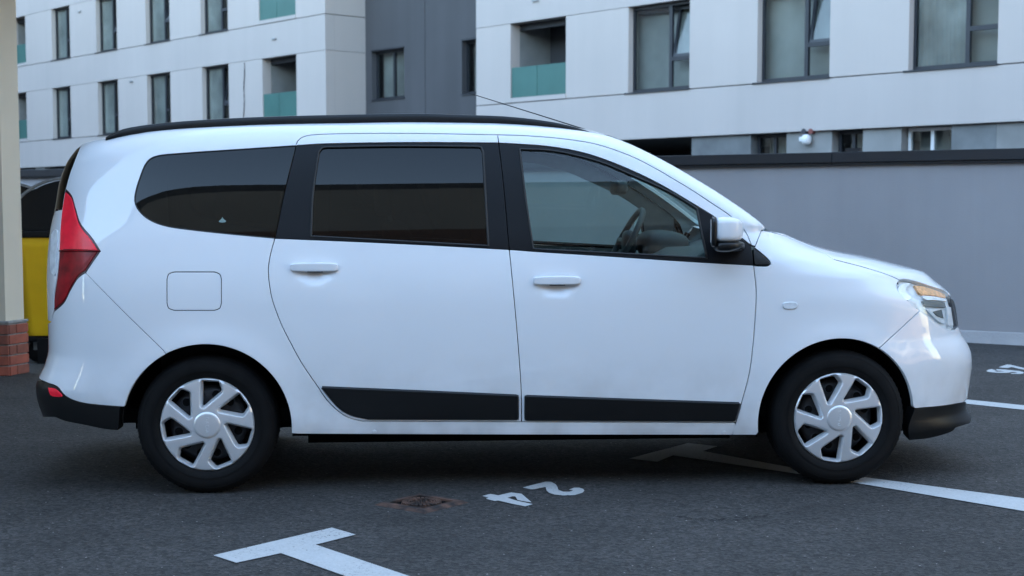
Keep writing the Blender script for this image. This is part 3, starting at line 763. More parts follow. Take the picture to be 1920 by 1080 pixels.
# gabled houses further down the street on the left, reflected in the apartment windows
M['ochre'] = mat('ochre_render', (0.36, 0.20, 0.10), 0.9, noise=(0.5, 0.08))
M['rooftile'] = mat('roof_tiles', (0.16, 0.07, 0.045), 0.9, noise=(3, 0.2))
for i, (hx_, hy_, rz_, wl_, wh_, mm, lb) in enumerate(((-40, -8, 2, 17, 12, 'wallrender', 'grey gabled house nearest the yard on the left'), (-41, 9, 0, 16.6, 13, 'groundfloor', 'concrete grey gabled house second along the street'), (-40, 25, 2, 15, 11, 'beige', 'beige gabled house in the middle of the street'), (-42, 41, -2, 16, 13, 'wallrender', 'grey gabled house beyond the beige one'), (-42, 58, 1, 17.4, 12, 'groundfloor', 'concrete grey gabled house fifth along the street'), (-43, 76, 2, 18, 13, 'groundfloor2', 'dark concrete gabled house sixth along the street'), (-44, 96, 0, 20, 14, 'wallrender', 'farthest grey gabled house of the street'))):
    t = empty('street_house', (hx_, hy_, 0), R_(rz_)); tag(t, lb, 'house', 'houses down the street on the left')
    w = wl_ / 2
    MB().add([(-8, -w, 0), (0, -w, 0), (0, w, 0), (-8, w, 0), (-8, -w, wh_), (0, -w, wh_), (0, w, wh_), (-8, w, wh_), (0, 0, wh_ + w*.75), (-8, 0, wh_ + w*.75)],
             [(0,1,5,4), (1,2,6,8,5), (2,3,7,6), (3,0,4,9,7), (0,3,2,1)]).build('wall', M[mm], t)
    for sgn in (-1, 1):
        MB().add([(-8.3, sgn*(w+.3), wh_-.2), (.3, sgn*(w+.3), wh_-.2), (.3, 0, wh_ + w*.75 + .06), (-8.3, 0, wh_ + w*.75 + .06), (-8.3, sgn*(w+.3), wh_-.05), (.3, sgn*(w+.3), wh_-.05), (.3, 0, wh_ + w*.75 + .21), (-8.3, 0, wh_ + w*.75 + .21)],
                 [(0,1,2,3), (4,5,6,7), (0,1,5,4), (1,2,6,5), (2,3,7,6), (3,0,4,7)]).build('roof', M['rooftile'], t)
    for a_ in (-.5, .1, .7):
        for zz in (1.2, 4.2):
            MB().box(.0, .03, a_*w - .5, a_*w + .5, zz, zz + 1.5).build('window', M['frame'], t)

# ================================================================== THE CAR
# local frame: x forward from the rear axle, y to the far side (camera side is negative), z up
YAW = R_(4.2203)
CAR_O = np.array([-1.39207, 7.15187])
cxv = np.array([math.cos(YAW), math.sin(YAW)]); cyv = np.array([-math.sin(YAW), math.cos(YAW)])
car = empty('car', (CAR_O[0], CAR_O[1], 0), YAW)
tag(car, 'white people carrier with black roof rails and silver hubcaps parked across the bays', 'car')
def car_ray(u, v):
    r = ray(u, v)
    o = np.array([-CAR_O @ cxv, -CAR_O @ cyv, CAM_H])
    return o, np.array([r[:2] @ cxv, r[:2] @ cyv, r[2]])
def unproj(u, v, y):
    o, d = car_ray(u, v); t = (y - o[1]) / d[1]; q = o + d * t
    return q[0], q[2]

class Pchip:
    def __init__(s, pts):
        pts = sorted(pts); s.x = np.array([p[0] for p in pts], float); s.y = np.array([p[1] for p in pts], float)
        h = np.diff(s.x); d = np.diff(s.y) / h; m = np.zeros(len(s.x))
        m[0], m[-1] = d[0], d[-1]
        for i in range(1, len(d)):
            if d[i-1] * d[i] > 0:
                w1 = 2*h[i] + h[i-1]; w2 = h[i] + 2*h[i-1]; m[i] = (w1 + w2) / (w1/d[i-1] + w2/d[i])
        s.m = m
    def __call__(s, x):
        x = np.asarray(x, float); xc = np.clip(x, s.x[0], s.x[-1])
        i = np.clip(np.searchsorted(s.x, xc) - 1, 0, len(s.x) - 2)
        h = s.x[i+1] - s.x[i]; t = (xc - s.x[i]) / h
        return ((1+2*t)*(1-t)**2*s.y[i] + t*(1-t)**2*h*s.m[i] + t*t*(3-2*t)*s.y[i+1] + t*t*(t-1)*h*s.m[i+1]
                + np.where(x < s.x[0], (x - s.x[0]) * s.m[0], 0) + np.where(x > s.x[-1], (x - s.x[-1]) * s.m[-1], 0))
Vz = Pchip([(.05,.78),(.17,.815),(.235,.838),(.30,.851),(.42,.862),(.55,.870),(.70,.874),(.82,.872),(.92,.864),(1.0,.851),(1.06,.838),(1.10,.829),(1.2,.803),(1.3,.776),(1.4,.747),(1.5,.714),(1.6,.676),(1.7,.63)])
Tx = Pchip([(-.9,1.49),(-.63,1.532),(-.543,1.545),(-.443,1.556),(-.211,1.588),(.023,1.605),(.257,1.616),(.588,1.624),(.92,1.630),(1.239,1.627),(1.40,1.620),(1.562,1.606),(1.683,1.590),(1.77,1.574),(1.853,1.546),(1.934,1.509),(2.015,1.467),(2.099,1.420),(2.18,1.371),(2.262,1.320),(2.347,1.262),(2.429,1.203),(2.497,1.149)])
def T(x):
    x = np.asarray(x, float)
    return np.where(x <= 2.497, Tx(np.minimum(x, 2.497)), 1.149 + (x - 2.497) * 1.2)
Rx = Pchip([(-1,.10),(1.4,.10),(1.8,.085),(2.2,.07),(2.6,.06)])
XN = Pchip([(.05,3.53),(.14,3.55),(.18,3.58),(.228,3.625),(.26,3.610),(.295,3.592),(.36,3.598),(.425,3.606),(.5,3.612),(.553,3.606),(.6,3.585),(.656,3.548),(.72,3.535),(.775,3.525),(.82,3.507),(.85,3.482),(.9,3.420),(.94,3.375),(.975,3.247),(1.01,3.109),(1.048,2.907),(1.075,2.808),(1.115,2.70),(1.139,2.648),(1.2,2.95),(1.3,3.4),(1.8,3.6)])
XT = Pchip([(.1,-.70),(.2,-.76),(.256,-.80),(.304,-.812),(.396,-.836),(.439,-.838),(.465,-.828),(.543,-.790),(.611,-.773),(.72,-.772),(.923,-.774),(1.03,-.770),(1.136,-.760),(1.251,-.737),(1.35,-.722),(1.443,-.691),(1.51,-.655),(1.562,-.630),(1.7,-.58)])
QN = Pchip([(.0,.30),(.8,.30),(.95,.345),(1.05,.40),(1.2,.36)])
XS, PN, XR, PR, QR = 2.2, 3.5, 0.3, 5.0, 0.28
HUBS = ((0.006, .298), (2.805, .298))
SCOOP = []
def wid(x, z, edge=True):
    x = np.asarray(x, float); z = np.asarray(z, float)
    w = Vz(z)
    t = np.clip((x - XS) / (XN(z) - XS), 0, 1); w = w * np.maximum(1 - t**PN, 0) ** QN(z)
    t = np.clip((XR - x) / (XR - XT(z)), 0, 1); w = w * np.maximum(1 - t**PR, 0) ** QR
    for hx_, hz_ in HUBS:
        r = np.hypot(x - hx_, z - hz_)
        w = w + .011 * np.exp(-((r - .355) / .075) ** 2) * np.clip((.95 - z) * 4, 0, 1)
    for (sx0, sz0, rx, rz, dp) in SCOOP:
        q = ((x - sx0) / rx) ** 2 + ((z - sz0) / rz) ** 2
        w = w - dp * np.where(q < 1, (1 - q) ** 2, 0)
    if edge:
        d = T(x) - z; R = Rx(x); k = np.clip(R - d, 0, R)
        w = w - np.where(d < R, R - np.sqrt(np.maximum(R*R - k*k, 0)), 0)
    return np.maximum(w, 0)
T0 = 0.55
def to_ab(x, z):
    x = np.asarray(x, float); z = np.asarray(z, float); a = x.copy()
    L = XN(z) - XS; t = np.clip((x - XS) / L, 0, 1); u = np.clip((t - T0) / (1 - T0), 0, 1)
    a = np.where(t > T0, XS + L * (T0 + 3 * (1 - T0) * (1 - (1 - u) ** (1/3))), a)
    L = XR - XT(z); t = np.clip((XR - x) / L, 0, 1); u = np.clip((t - T0) / (1 - T0), 0, 1)
    a = np.where(t > T0, XR - L * (T0 + 3 * (1 - T0) * (1 - (1 - u) ** (1/3))), a)
    d = T(x) - z; R = Rx(x); th = np.arccos(np.clip(1 - d / R, -1, 1))
    b = np.where(d < R, T(x) - R + R * (math.pi/2 - th), z)
    return a, b
def from_ab(a, b):
    a = np.asarray(a, float); b = np.asarray(b, float); z = b.copy(); x = a.copy()
    for _ in range(14):
        L = XN(z) - XS; k = ((a - XS) / L - T0) / (1 - T0); u = 1 - np.clip(1 - k / 3, 0, 1) ** 3
        xf = XS + L * (T0 + (1 - T0) * u)
        L2 = XR - XT(z); k2 = ((XR - a) / L2 - T0) / (1 - T0); u2 = 1 - np.clip(1 - k2 / 3, 0, 1) ** 3
        xr = XR - L2 * (T0 + (1 - T0) * u2)
        x = np.where(k > 0, xf, np.where(k2 > 0, xr, a))
        R = Rx(x); Tt = T(x); th = np.clip(math.pi/2 - (b - (Tt - R)) / R, 0, math.pi/2)
        z = np.where(b > Tt - R, Tt - R + R * np.cos(th), b)
    return x, z
def end_a(z, front=True):
    if front: L = XN(z) - XS; return XS + L * (T0 + 3 * (1 - T0))
    L = XR - XT(z); return XR - L * (T0 + 3 * (1 - T0))
def P3(a, b, off=0.0):
    x, z = from_ab(a, b); return np.stack([x, -wid(x, z), z], -1)
def PN3(a, b, off=0.0):
    h = 0.004
    p = P3(a, b)
    da = P3(a + h, b) - P3(a - h, b); db = P3(a, b + h) - P3(a, b - h)
    n = np.cross(da, db); l = np.linalg.norm(n, axis=-1, keepdims=True)
    n = np.where(l > 1e-12, n / np.maximum(l, 1e-12), np.array([0, -1.0, 0]))
    n = np.where((n[..., 1:2] > 0.05), -n, n)
    return p + n * off, n
def hit(u, v):
    """where the line of sight through a photograph pixel meets the car's side"""
    o, d = car_ray(u, v); ys = np.linspace(-1.0, -0.05, 700); t = (ys - o[1]) / d[1]
    x = o[0] + d[0]*t; z = o[2] + d[2]*t; f = wid(x, z) + ys
    i = np.argmax(f > 0)
    if f[i] <= 0: i = int(np.argmax(f)); return float(x[i]), float(z[i])
    if i == 0: return float(x[0]), float(z[0])
    k = f[i-1] / (f[i-1] - f[i]); return float(x[i-1] + k*(x[i]-x[i-1])), float(z[i-1] + k*(z[i]-z[i-1]))
def crs(pts, step):
    """Catmull-Rom through points, resampled"""
    p = [np.array(q, float) for q in pts]
    if len(p) == 2:
        n = max(1, int(np.linalg.norm(p[1] - p[0]) / step)); return [tuple(p[0] + (p[1]-p[0])*i/n) for i in range(n+1)]
    p = [2*p[0] - p[1]] + p + [2*p[-1] - p[-2]]; out = []
    for i in range(1, len(p) - 2):
        n = max(1, int(np.linalg.norm(p[i+1] - p[i]) / step))
        d01 = max(np.linalg.norm(p[i]-p[i-1]), 1e-6)**.5; d12 = max(np.linalg.norm(p[i+1]-p[i]), 1e-6)**.5; d23 = max(np.linalg.norm(p[i+2]-p[i+1]), 1e-6)**.5
        m1 = (p[i+1]-p[i]) + d12*((p[i]-p[i-1])/d01 - (p[i+1]-p[i-1])/(d01+d12)); m2 = (p[i+1]-p[i]) + d12*((p[i+2]-p[i+1])/d23 - (p[i+2]-p[i])/(d12+d23))
        for k_ in range(n):
            t = k_/n; out.append(tuple((2*t**3-3*t*t+1)*p[i] + (t**3-2*t*t+t)*m1 + (-2*t**3+3*t*t)*p[i+1] + (t**3-t*t)*m2))
    out.append(tuple(p[-2])); return out
def PX(*pts, step=5):
    xz = [hit(u, v) for u, v in crs(pts, step)]
    a, b = to_ab([q[0] for q in xz], [q[1] for q in xz]); return list(zip(a.tolist(), b.tolist()))
def LOC(*pts, step=.02):
    xz = crs(pts, step); a, b = to_ab([q[0] for q in xz], [q[1] for q in xz]); return list(zip(a.tolist(), b.tolist()))
def ARC(h, r, a0, a1, n=40):
    cx, cz = ((.008, .297), (2.798, .299))[h]
    xz = [(cx + r*math.cos(R_(a0 + (a1-a0)*i/n)), cz + r*math.sin(R_(a0 + (a1-a0)*i/n))) for i in range(n+1)]
    a, b = to_ab([q[0] for q in xz], [q[1] for q in xz]); return list(zip(a.tolist(), b.tolist()))
def TOP(x0, x1, n=160, drop=0.0):
    x = np.linspace(x0, x1, n); a, b = to_ab(x, T(x) - drop); return list(zip(a.tolist(), b.tolist()))
def END(z0, z1, front=True, n=24):
    z = np.linspace(z0, z1, n); return [(float(end_a(q, front)) , float(q)) for q in z]
def join(*segs):
    out = []
    for s in segs:
        for p in s:
            if not out or math.hypot(out[-1][0]-p[0], out[-1][1]-p[1]) > .0025: out.append(p)
    while len(out) > 3 and math.hypot(out[-1][0]-out[0][0], out[-1][1]-out[0][1]) < .0025: out.pop()
    return out
def area(p):
    q = np.array(p); return .5 * np.sum(q[:,0]*np.roll(q[:,1],-1) - np.roll(q[:,0],-1)*q[:,1])
def inset(p, d):
    q = np.array(p, float)
    if area(q) < 0: q = q[::-1]
    e = np.roll(q, -1, 0) - q; e /= np.maximum(np.linalg.norm(e, axis=1, keepdims=True), 1e-9)
    n = np.stack([-e[:,1], e[:,0]], 1); n0 = np.roll(n, 1, 0); m = n + n0
    l2 = np.maximum((m*m).sum(1, keepdims=True), .5)
    return q + m * (2*d / l2)
def mesh_n(name, V, F, N, mt, parent):
    me = bpy.data.meshes.new(name); me.from_pydata([tuple(v) for v in V], [], F); me.update()
    me.polygons.foreach_set('use_smooth', [True]*len(me.polygons))
    me.normals_split_custom_set_from_vertices([tuple(n) for n in N])
    me.materials.append(mt); return link(name, me, parent)
def panel(name, outer, mt, parent, holes=(), off=0.0, flange=.016, gap=.0016, h=.02, round_=.0016):
    loops = [inset(outer, gap + round_)] + [inset(hl, -(gap + round_))[::-1] for hl in holes]
    lo, hi = loops[0].min(0), loops[0].max(0)
    gx, gy = np.meshgrid(np.arange(lo[0] + h*.37, hi[0], h), np.arange(lo[1] + h*.41, hi[1], h))
    gx = gx + (np.arange(gx.shape[0]) % 2)[:, None] * h * .5
    pts = np.stack([gx.ravel(), gy.ravel()], 1)
    keep = in_poly(pts, loops[0])
    for L in loops[1:]: keep &= ~in_poly(pts, L)
    pts = pts[keep]
    bnd = np.concatenate(loops)
    if len(pts):
        dm = np.full(len(pts), 9.0)
        for i in range(0, len(bnd), 64): dm = np.minimum(dm, np.sqrt(((pts[:, None, :] - bnd[None, i:i+64, :])**2).sum(-1)).min(1))
        pts = pts[dm > h*.45]
    allp = np.concatenate([bnd, pts]) if len(pts) else bnd
    edges = []; n0 = 0
    for L in loops: edges += [(n0+i, n0+(i+1) % len(L)) for i in range(len(L))]; n0 += len(L)
    r = delaunay_2d_cdt([Vector(p) for p in allp.tolist()], edges, [], 0, 1e-7)
    q = np.array([tuple(v) for v in r[0]]); tr = np.array([f for f in r[2] if len(f) == 3])
    c = q[tr].mean(1); ok = in_poly(c, loops[0])
    for L in loops[1:]: ok &= ~in_poly(c, L)
    tr = tr[ok]
    V, N = PN3(q[:,0], q[:,1], off)
    # orient outwards
    t0 = V[tr]; fn = np.cross(t0[:,1]-t0[:,0], t0[:,2]-t0[:,0]); fl = (fn * N[tr[:,0]]).sum(1) < 0
    tr[fl] = tr[fl][:, ::-1]
    F = [tuple(int(i) for i in f) for f in tr]; V = list(V); N = list(N)
    if flange > 0:
        for L in loops:
            p, nn = PN3(L[:,0], L[:,1], off); tg = np.roll(p, -1, 0) - np.roll(p, 1, 0); tg /= np.maximum(np.linalg.norm(tg, axis=1, keepdims=True), 1e-9)
            lat = np.cross(tg, nn); m = len(p); b0 = len(V)
            r1 = p + lat*round_ - nn*round_; r2 = r1 - nn*flange
            for A, NN in ((p, nn), (r1, lat), (r1, lat), (r2, lat)):
                V += list(A); N += list(NN)
            for i in range(m):
                j = (i+1) % m
                F.append((b0+i, b0+m+i, b0+m+j, b0+j)); F.append((b0+2*m+i, b0+3*m+i, b0+3*m+j, b0+2*m+j))
    return mesh_n(name, V, F, N, mt, parent)
def ribbon(name, line, wdt, depth, mt, parent):
    q = np.array(line); e = np.gradient(q, axis=0); e /= np.maximum(np.linalg.norm(e, axis=1, keepdims=True), 1e-9); n = np.stack([-e[:,1], e[:,0]], 1)
    A, na = PN3(*(q + n*wdt).T, -depth); B, nb = PN3(*(q - n*wdt).T, -depth); m = len(q)
    return mesh_n(name, list(A)+list(B), [(i, i+1, m+i+1, m+i) for i in range(m-1)], list(na)+list(nb), mt, parent)
def bead(name, loop, r, off, mt, parent, closed=True):
    q = np.array(loop); p, n = PN3(q[:,0], q[:,1], off); pts = [Vector(v) for v in p]
    if closed: pts.append(pts[0])
    return MB().tube(pts, r, 6, caps=not closed).build(name, mt, parent, smooth=True)

# handle positions for the finger scoops pressed into the doors
for (u0, u1, v0, v1) in ((545, 634, 492, 510), (1000, 1088, 517, 535)):
    hx0, hz0 = hit((u0+u1)/2, (v0+v1)/2 + 5); SCOOP.append((hx0, hz0 - .015, .105, .055, .020))

# ---- outlines (photograph px on the car's near side)
rev = lambda s: list(reversed(s))
qg = [PX((555,273),(433,281),(333,288),(296,292),(281,298),(272,309),(263,331),(255,357),(252.5,376),(257,390),(270,405),(290,417),(317,425),(367,432),(433,439),(515,446.5))]
dr_rear_up = PX((516,446.5),(533,363),(555,274))
drip_r = PX((555,274),(558,264),(565,258),(577,254),(597,252),(640,250.5),(780,250),(933,252.5))
drip_f = PX((933,252.5),(980,254),(1047,259),(1113,269),(1153,281),(1193,297),(1233,318),(1267,338),(1300,358),(1333,380),(1367,403),(1387,421),(1400,438),(1409,460))
dr_rear_lo = PX((515,447.5),(506,482),(503,507),(505,532),(510,560),(527,607),(547,647),(567,683),(595,724),(613,750),(633,770),(653,783),(680,790))
bot_r = PX((680,790),(978,791)); bot_f = PX((978,791),(1380,792.5))
mid_up = PX((933,252.5),(935,268)); mid_win = PX((935,268),(943,333),(955,468)); mid_lo = PX((955,468),(963,550),(971,640),(977,727),(978,791))
f_edge = PX((1413,497.5),(1418,547),(1416.5,587),(1412,647),(1405,700),(1393,747),(1380,792.5)); sill_f = PX((1380,792.5),(1373,816))
wt_r = PX((555.5,273),(600,270),(780,267),(935,268)); wt_f = PX((935,268),(972,270),(1033,275),(1100,288),(1167,312),(1233,343),(1300,382),(1340,407),(1383,440),(1409,461))
wb_r = PX((515,447),(640,452),(780,458.5),(955,468)); wb_f = PX((955,468),(1000,471.5),(1133,480),(1267,489),(1333,493),(1413,497.5))
cap_rear = PX((1409,461),(1412,478),(1413,497.5))
g_r = join(PX((597,286),(604,277),(615,275.5)), PX((615,275.5),(750,273.5),(890,274.5)), PX((890,274.5),(902,276),(906,285)), PX((906,285),(910,360),(916,461)), PX((916,461),(750,452),(583,443)), PX((583,443),(587,360),(597,286)))
g_f = join(PX((974.5,279),(1033,282),(1083,291.5),(1133,306),(1183,327),(1233,349),(1267,366),(1307,391)), PX((1307,391),(1315,433),(1326,484)), PX((1326,484),(1160,475),(1000,467)), PX((1000,467),(985,367),(974.5,279)))
b_gap = PX((307,658),(232,585),(160,512))
tl_right_lo = PX((160,512),(172,494),(188,471)); tl_right_up = PX((188,471),(172,446),(151,420),(142,393),(134,367),(123,355))
tl_low = PX((160,512),(148,520),(132,545),(120,568),(101,585)); tl_left = PX((101,585),(102,553),(107,518),(111,475),(113,428),(117,392),(123,355))
dp_edge = PX((123,355),(131,326),(142,297),(151,274))
xt0 = from_ab(*map(np.array, zip(*dp_edge)))[0][-1]
ap_gap = PX((1428,432),(1416,462))
hl_low_l = PX((1725,583),(1697,559),(1683,543),(1681,535),(1687,525)); hl_low_r = PX((1725,583),(1760,608),(1777,618),(1790,618),(1796,613))
hl_top = PX((1687,525),(1694,523.5),(1710,526),(1746,537),(1774,547),(1783,557)); hl_right = PX((1783,557),(1790,582),(1796,613))
h_gap = PX((1687,525),(1667,516),(1620,501),(1578,490),(1563,486),(1547,475)) + LOC((2.74,1.063),(2.66,1.097),(2.58,1.122),(2.513,1.137))
f_gap = PX((1651,651),(1688,617),(1725,583))
fb_line = PX((1716,766),(1770,761),(1806,755)); rb_line = PX((225,762),(185,759),(147,753),(123,742),(107,724),(90,718),(79,713))
flap = join(crs([(327,510),(402,510)], 6), crs([(402,510),(412,514),(415,524)], 4), crs([(415,524),(415,568)], 6), crs([(415,568),(412,578),(402,582)], 4), crs([(402,582),(327,582)], 6), crs([(327,582),(316,578),(313,568)], 4), crs([(313,568),(313,524)], 6), crs([(313,524),(316,514),(327,510)], 4))
flap = [hit(u, v) for u, v in flap]; flap = list(zip(*[c.tolist() for c in to_ab([q[0] for q in flap], [q[1] for q in flap])]))

MIRROR = []
# ---- body side: sill, quarter panel, cant rail, windscreen pillar
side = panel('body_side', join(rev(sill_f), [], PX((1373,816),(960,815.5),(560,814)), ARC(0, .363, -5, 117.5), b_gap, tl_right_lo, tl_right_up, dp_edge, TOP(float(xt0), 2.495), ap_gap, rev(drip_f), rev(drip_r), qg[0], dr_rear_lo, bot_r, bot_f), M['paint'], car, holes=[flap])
MIRROR.append(side)
panel('fuel_flap', flap, M['paint'], side)
qgl = panel('quarter_window', join(qg[0], dr_rear_up), M['glass_dark'], side, off=-.003, flange=.004, gap=.001)
bead('window_seal', rev(qg[0]), .003, -.002, M['seal'], side, closed=False)
panel('sticker', PX((409,414.5),(413,411),(415,409),(417,405.5),(419,409),(421,411),(425,414.5),(423,417),(411,417),(409,414.5), step=2)[:-1], M['sticker'], side, off=-.0015, flange=0, gap=0, h=.01)
for u_, v_ in ((702, 809), (1358, 811)):
    panel('sill_plug', PX((u_-4,v_),(u_-3,v_-2.5),(u_,v_-3.5),(u_+3,v_-2.5),(u_+4,v_),(u_+3,v_+2.5),(u_,v_+3),(u_-3,v_+2.5),(u_-4,v_), step=2)[:-1], M['lampgrey'], side, off=.002, flange=.003, gap=0, h=.006)
# ---- rear door
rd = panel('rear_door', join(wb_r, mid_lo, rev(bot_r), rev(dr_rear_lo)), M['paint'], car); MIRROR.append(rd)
panel('door_top', join(drip_r, mid_up, rev(wt_r)), M['paint'], rd)
panel('window_frame', join(wt_r, mid_win, rev(wb_r), dr_rear_up), M['pillar'], rd, holes=[g_r], off=-.002, gap=.0012)
panel('window', g_r, M['glass_dark'], rd, off=-.008, flange=0, gap=-.003)
bead('window_seal', g_r, .0055, -.003, M['seal'], rd)
# ---- front door
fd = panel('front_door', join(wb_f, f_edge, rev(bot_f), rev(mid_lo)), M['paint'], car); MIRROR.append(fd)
panel('door_top', join(drip_f, rev(wt_f), rev(mid_up)), M['paint'], fd)
panel('window_frame', join(wt_f, cap_rear, rev(wb_f), rev(mid_win)), M['pillar'], fd, holes=[g_f], off=-.002, gap=.0012)
panel('window', g_f, M['glass'], fd, off=-.008, flange=0, gap=-.003)
bead('window_seal', g_f, .0055, -.003, M['seal'], fd)
# ---- side trim strips on the doors
def strip(parent, poly):
    o = panel('trim_strip', poly, M['black'], parent, off=.011, flange=.006, gap=.0, round_=.009, h=.014); return o
strip(rd, join(PX((599,723.5),(780,731),(973,739.5)), PX((973,739.5),(973,788)), PX((973,788),(690,787)), PX((690,787),(660,780),(640,770),(620,750),(599,723.5))))
strip(fd, join(PX((983,740),(1180,747),(1390,754)), PX((1390,754),(1379,790.5)), PX((1379,790.5),(983,789)), PX((983,789),(983,740))))
# ---- fender, cap of the mirror corner, bumpers, lamps
tri = join(PX((1411,463),(1425,473),(1443,490)), PX((1443,490),(1444,495),(1439,497.5)), PX((1439,497.5),(1414,498)), PX((1414,498),(1412,478),(1411,463)))
fen = panel('front_fender', join(PX((1373,816),(1418,816)), ARC(1, .366, 188, 61), f_gap, hl_low_l, h_gap, ap_gap, PX((1412,463),(1425,472.5),(1443.5,490),(1445,495),(1440,498.5),(1413.5,498.5)), f_edge, sill_f), M['paint'], car); MIRROR.append(fen)
panel('corner_cap', tri, M['black'], fen, off=.003, round_=.004)
rp = join(PX((1472,566.5),(1490,566.5),(1494,569),(1494,576),(1490,579),(1472,579),(1468,576),(1468,569),(1472,566.5), step=2))
panel('side_repeater', rp, M['lampgrey'], fen, off=.006, flange=.008, gap=0, round_=.003, h=.008)
fb = panel('front_bumper', join(hl_low_r, END(.645, .29), rev(fb_line), ARC(1, .366, 7.5, 61), f_gap), M['paint'], car); MIRROR.append(fb)
panel('lower_bumper', join(fb_line, END(.286, .19), PX((1792,803),(1787,809),(1747,822),(1705,827)), PX((1705,827),(1704,800),(1716,766))), M['black'], fb, off=-.002, flange=.05)
gr = panel('grille', join(hl_right, END(.655, .80), []), M['black'], car, off=-.004); MIRROR.append(gr)
hood = panel('hood', join(rev(h_gap), hl_top, END(.81, 1.134), []), M['paint'], car); MIRROR.append(hood)
rbm = panel('rear_bumper', join(tl_low, PX((101,586),(96,604)), END(.71, .435, False), rev(rb_line), ARC(0, .363, 165, 117.5), b_gap), M['paint'], car, gap=.0003); MIRROR.append(rbm)
panel('lower_bumper', join(rb_line, END(.43, .25, False), PX((103,783),(120,790),(160,798),(200,806),(222,807.5)), PX((222,807.5),(225,762))), M['black'], rbm, off=-.001, flange=.05)
panel('reflector', PX((91,727),(104,729),(117,743),(108,744),(96,741),(91,727), step=3)[:-1], M['red'], rbm, off=.004, flange=.006, gap=0, h=.01)
tg = panel('tailgate', join(rev(tl_left), PX((100,586),(96,604)), END(.712, 1.12, False), PX((104,395),(117,392))), M['paint'], car); MIRROR.append(tg)
panel('rear_window', join(dp_edge, END(1.535, 1.13, False), PX((104,393),(117,391),(123,355))), M['glass_dark'], tg, flange=.01)
# tail lamp: upper lens, lower dark lens, dark rim
tl = empty('tail_lamp', parent=car); MIRROR.append(tl)
tl_all = join(tl_left, rev(tl_right_up), rev(tl_right_lo), tl_low)
tin = inset(tl_all, .010)
panel('lens_border', tl_all, M['maroon'], tl, off=-.003, flange=.02)
ta = np.array(tin); zsplit = hit(150, 470)[1]
def clip(poly, zc, keep_above):
    out = []; n = len(poly)
    for i in range(n):
        p, q = poly[i], poly[(i+1) % n]; ip = (p[1] > zc) == keep_above; iq = (q[1] > zc) == keep_above
        if ip: out.append(tuple(p))
        if ip != iq: t = (zc - p[1]) / (q[1] - p[1]); out.append((p[0] + t*(q[0]-p[0]), zc))
    return join(out)
panel('upper_lens', clip(tin, zsplit, True), M['red'], tl, off=.003, flange=.01, gap=.0005, round_=.003, h=.012)
panel('lower_lens', clip(tin, zsplit, False), M['darkred'], tl, off=.001, flange=.01, gap=.0005, round_=.003, h=.012)
MB_pts, nn_ = PN3(*np.array(PX((113,470.5),(150,470),(186,470.5))).T, .004)
MB().tube(MB_pts, .004, 6).build('lens_ridge', M['darkred'], tl, smooth=True)
rv = join(PX((97,440),(104,430),(109,432)), PX((109,432),(108,475),(104,518)), PX((104,518),(97,512),(97,440)))
panel('reverse_lamp', rv, M['lampgrey'], tl, off=.004, flange=.006, gap=0, h=.01)
# head lamp: clear lens over a housing with reflectors
hl = empty('headlamp', parent=car); MIRROR.append(hl)
hl_all = join(rev(hl_low_l), hl_low_r, rev(hl_right), rev(hl_top))
panel('lens', inset(hl_all, .002), M['lens'], hl, off=.000, flange=.004, gap=.001, h=.012)
panel('housing', inset(hl_all, -.004), M['lampgrey'], hl, off=-.022, flange=0, gap=0, h=.02)
panel('side_reflector', join(PX((1689,533),(1699,528),(1712,529)), PX((1712,529),(1701,541),(1713,557)), PX((1713,557),(1706,563),(1697,557),(1686,541),(1689,533))), M['chrome'], hl, off=-.010, flange=.010, gap=0, h=.015)
panel('indicator_reflector', join(PX((1717,532),(1735,534),(1757,541),(1775,549)), PX((1775,549),(1777,556),(1755,552),(1735,551)), PX((1735,551),(1727,548),(1722,539),(1717,532))), M['amber'], hl, off=-.010, flange=.010, gap=0, h=.012)
panel('upper_reflector', join(PX((1732,552),(1755,553),(1778,558)), PX((1778,558),(1780,563),(1758,561)), PX((1758,561),(1738,560),(1732,552))), M['chrome'], hl, off=-.010, flange=.010, gap=0, h=.012)
panel('lamp_bowl', join(PX((1733,563),(1755,563.5),(1775,566)), PX((1775,566),(1778,576)), PX((1778,576),(1757,575),(1737,573)), PX((1737,573),(1733,563))), M['lampdark'], hl, off=-.010, flange=.010, gap=0, h=.012)
panel('low_reflector', join(PX((1738,578),(1757,579),(1770,578)), PX((1770,578),(1776,608)), PX((1776,608),(1766,604),(1750,590),(1738,578))), M['lampgrey'], hl, off=-.010, flange=.010, gap=0, h=.012)
panel('bowl_shade', join(PX((1752,584),(1768,580)), PX((1768,580),(1772,597)), PX((1772,597),(1758,591),(1752,584))), M['lampdark'], hl, off=-.006, flange=.010, gap=0, h=.01)
panel('chrome_post', join(PX((1779,572),(1787,575)), PX((1787,575),(1792,610)), PX((1792,610),(1783,612)), PX((1783,612),(1779,572))), M['chrome'], hl, off=-.010, flange=.010, gap=0, h=.012)
# ---- dark returns behind every panel joint
for ln in (drip_r + drip_f, dr_rear_lo, bot_r + bot_f, mid_up + mid_win + mid_lo, f_edge + sill_f, f_gap, ap_gap[3:], h_gap[:-8], dr_rear_up, tl_left, fb_line, rb_line):
    r_ = ribbon('joint_seal', join(ln), .016, .013, M['void'], car); MIRROR.append(r_)
r_ = ribbon('joint_seal', join(b_gap), .016, .0022, M['paint'], car); MIRROR.append(r_)
bead('joint_seal', flap, .012, -.018, M['void'], side)

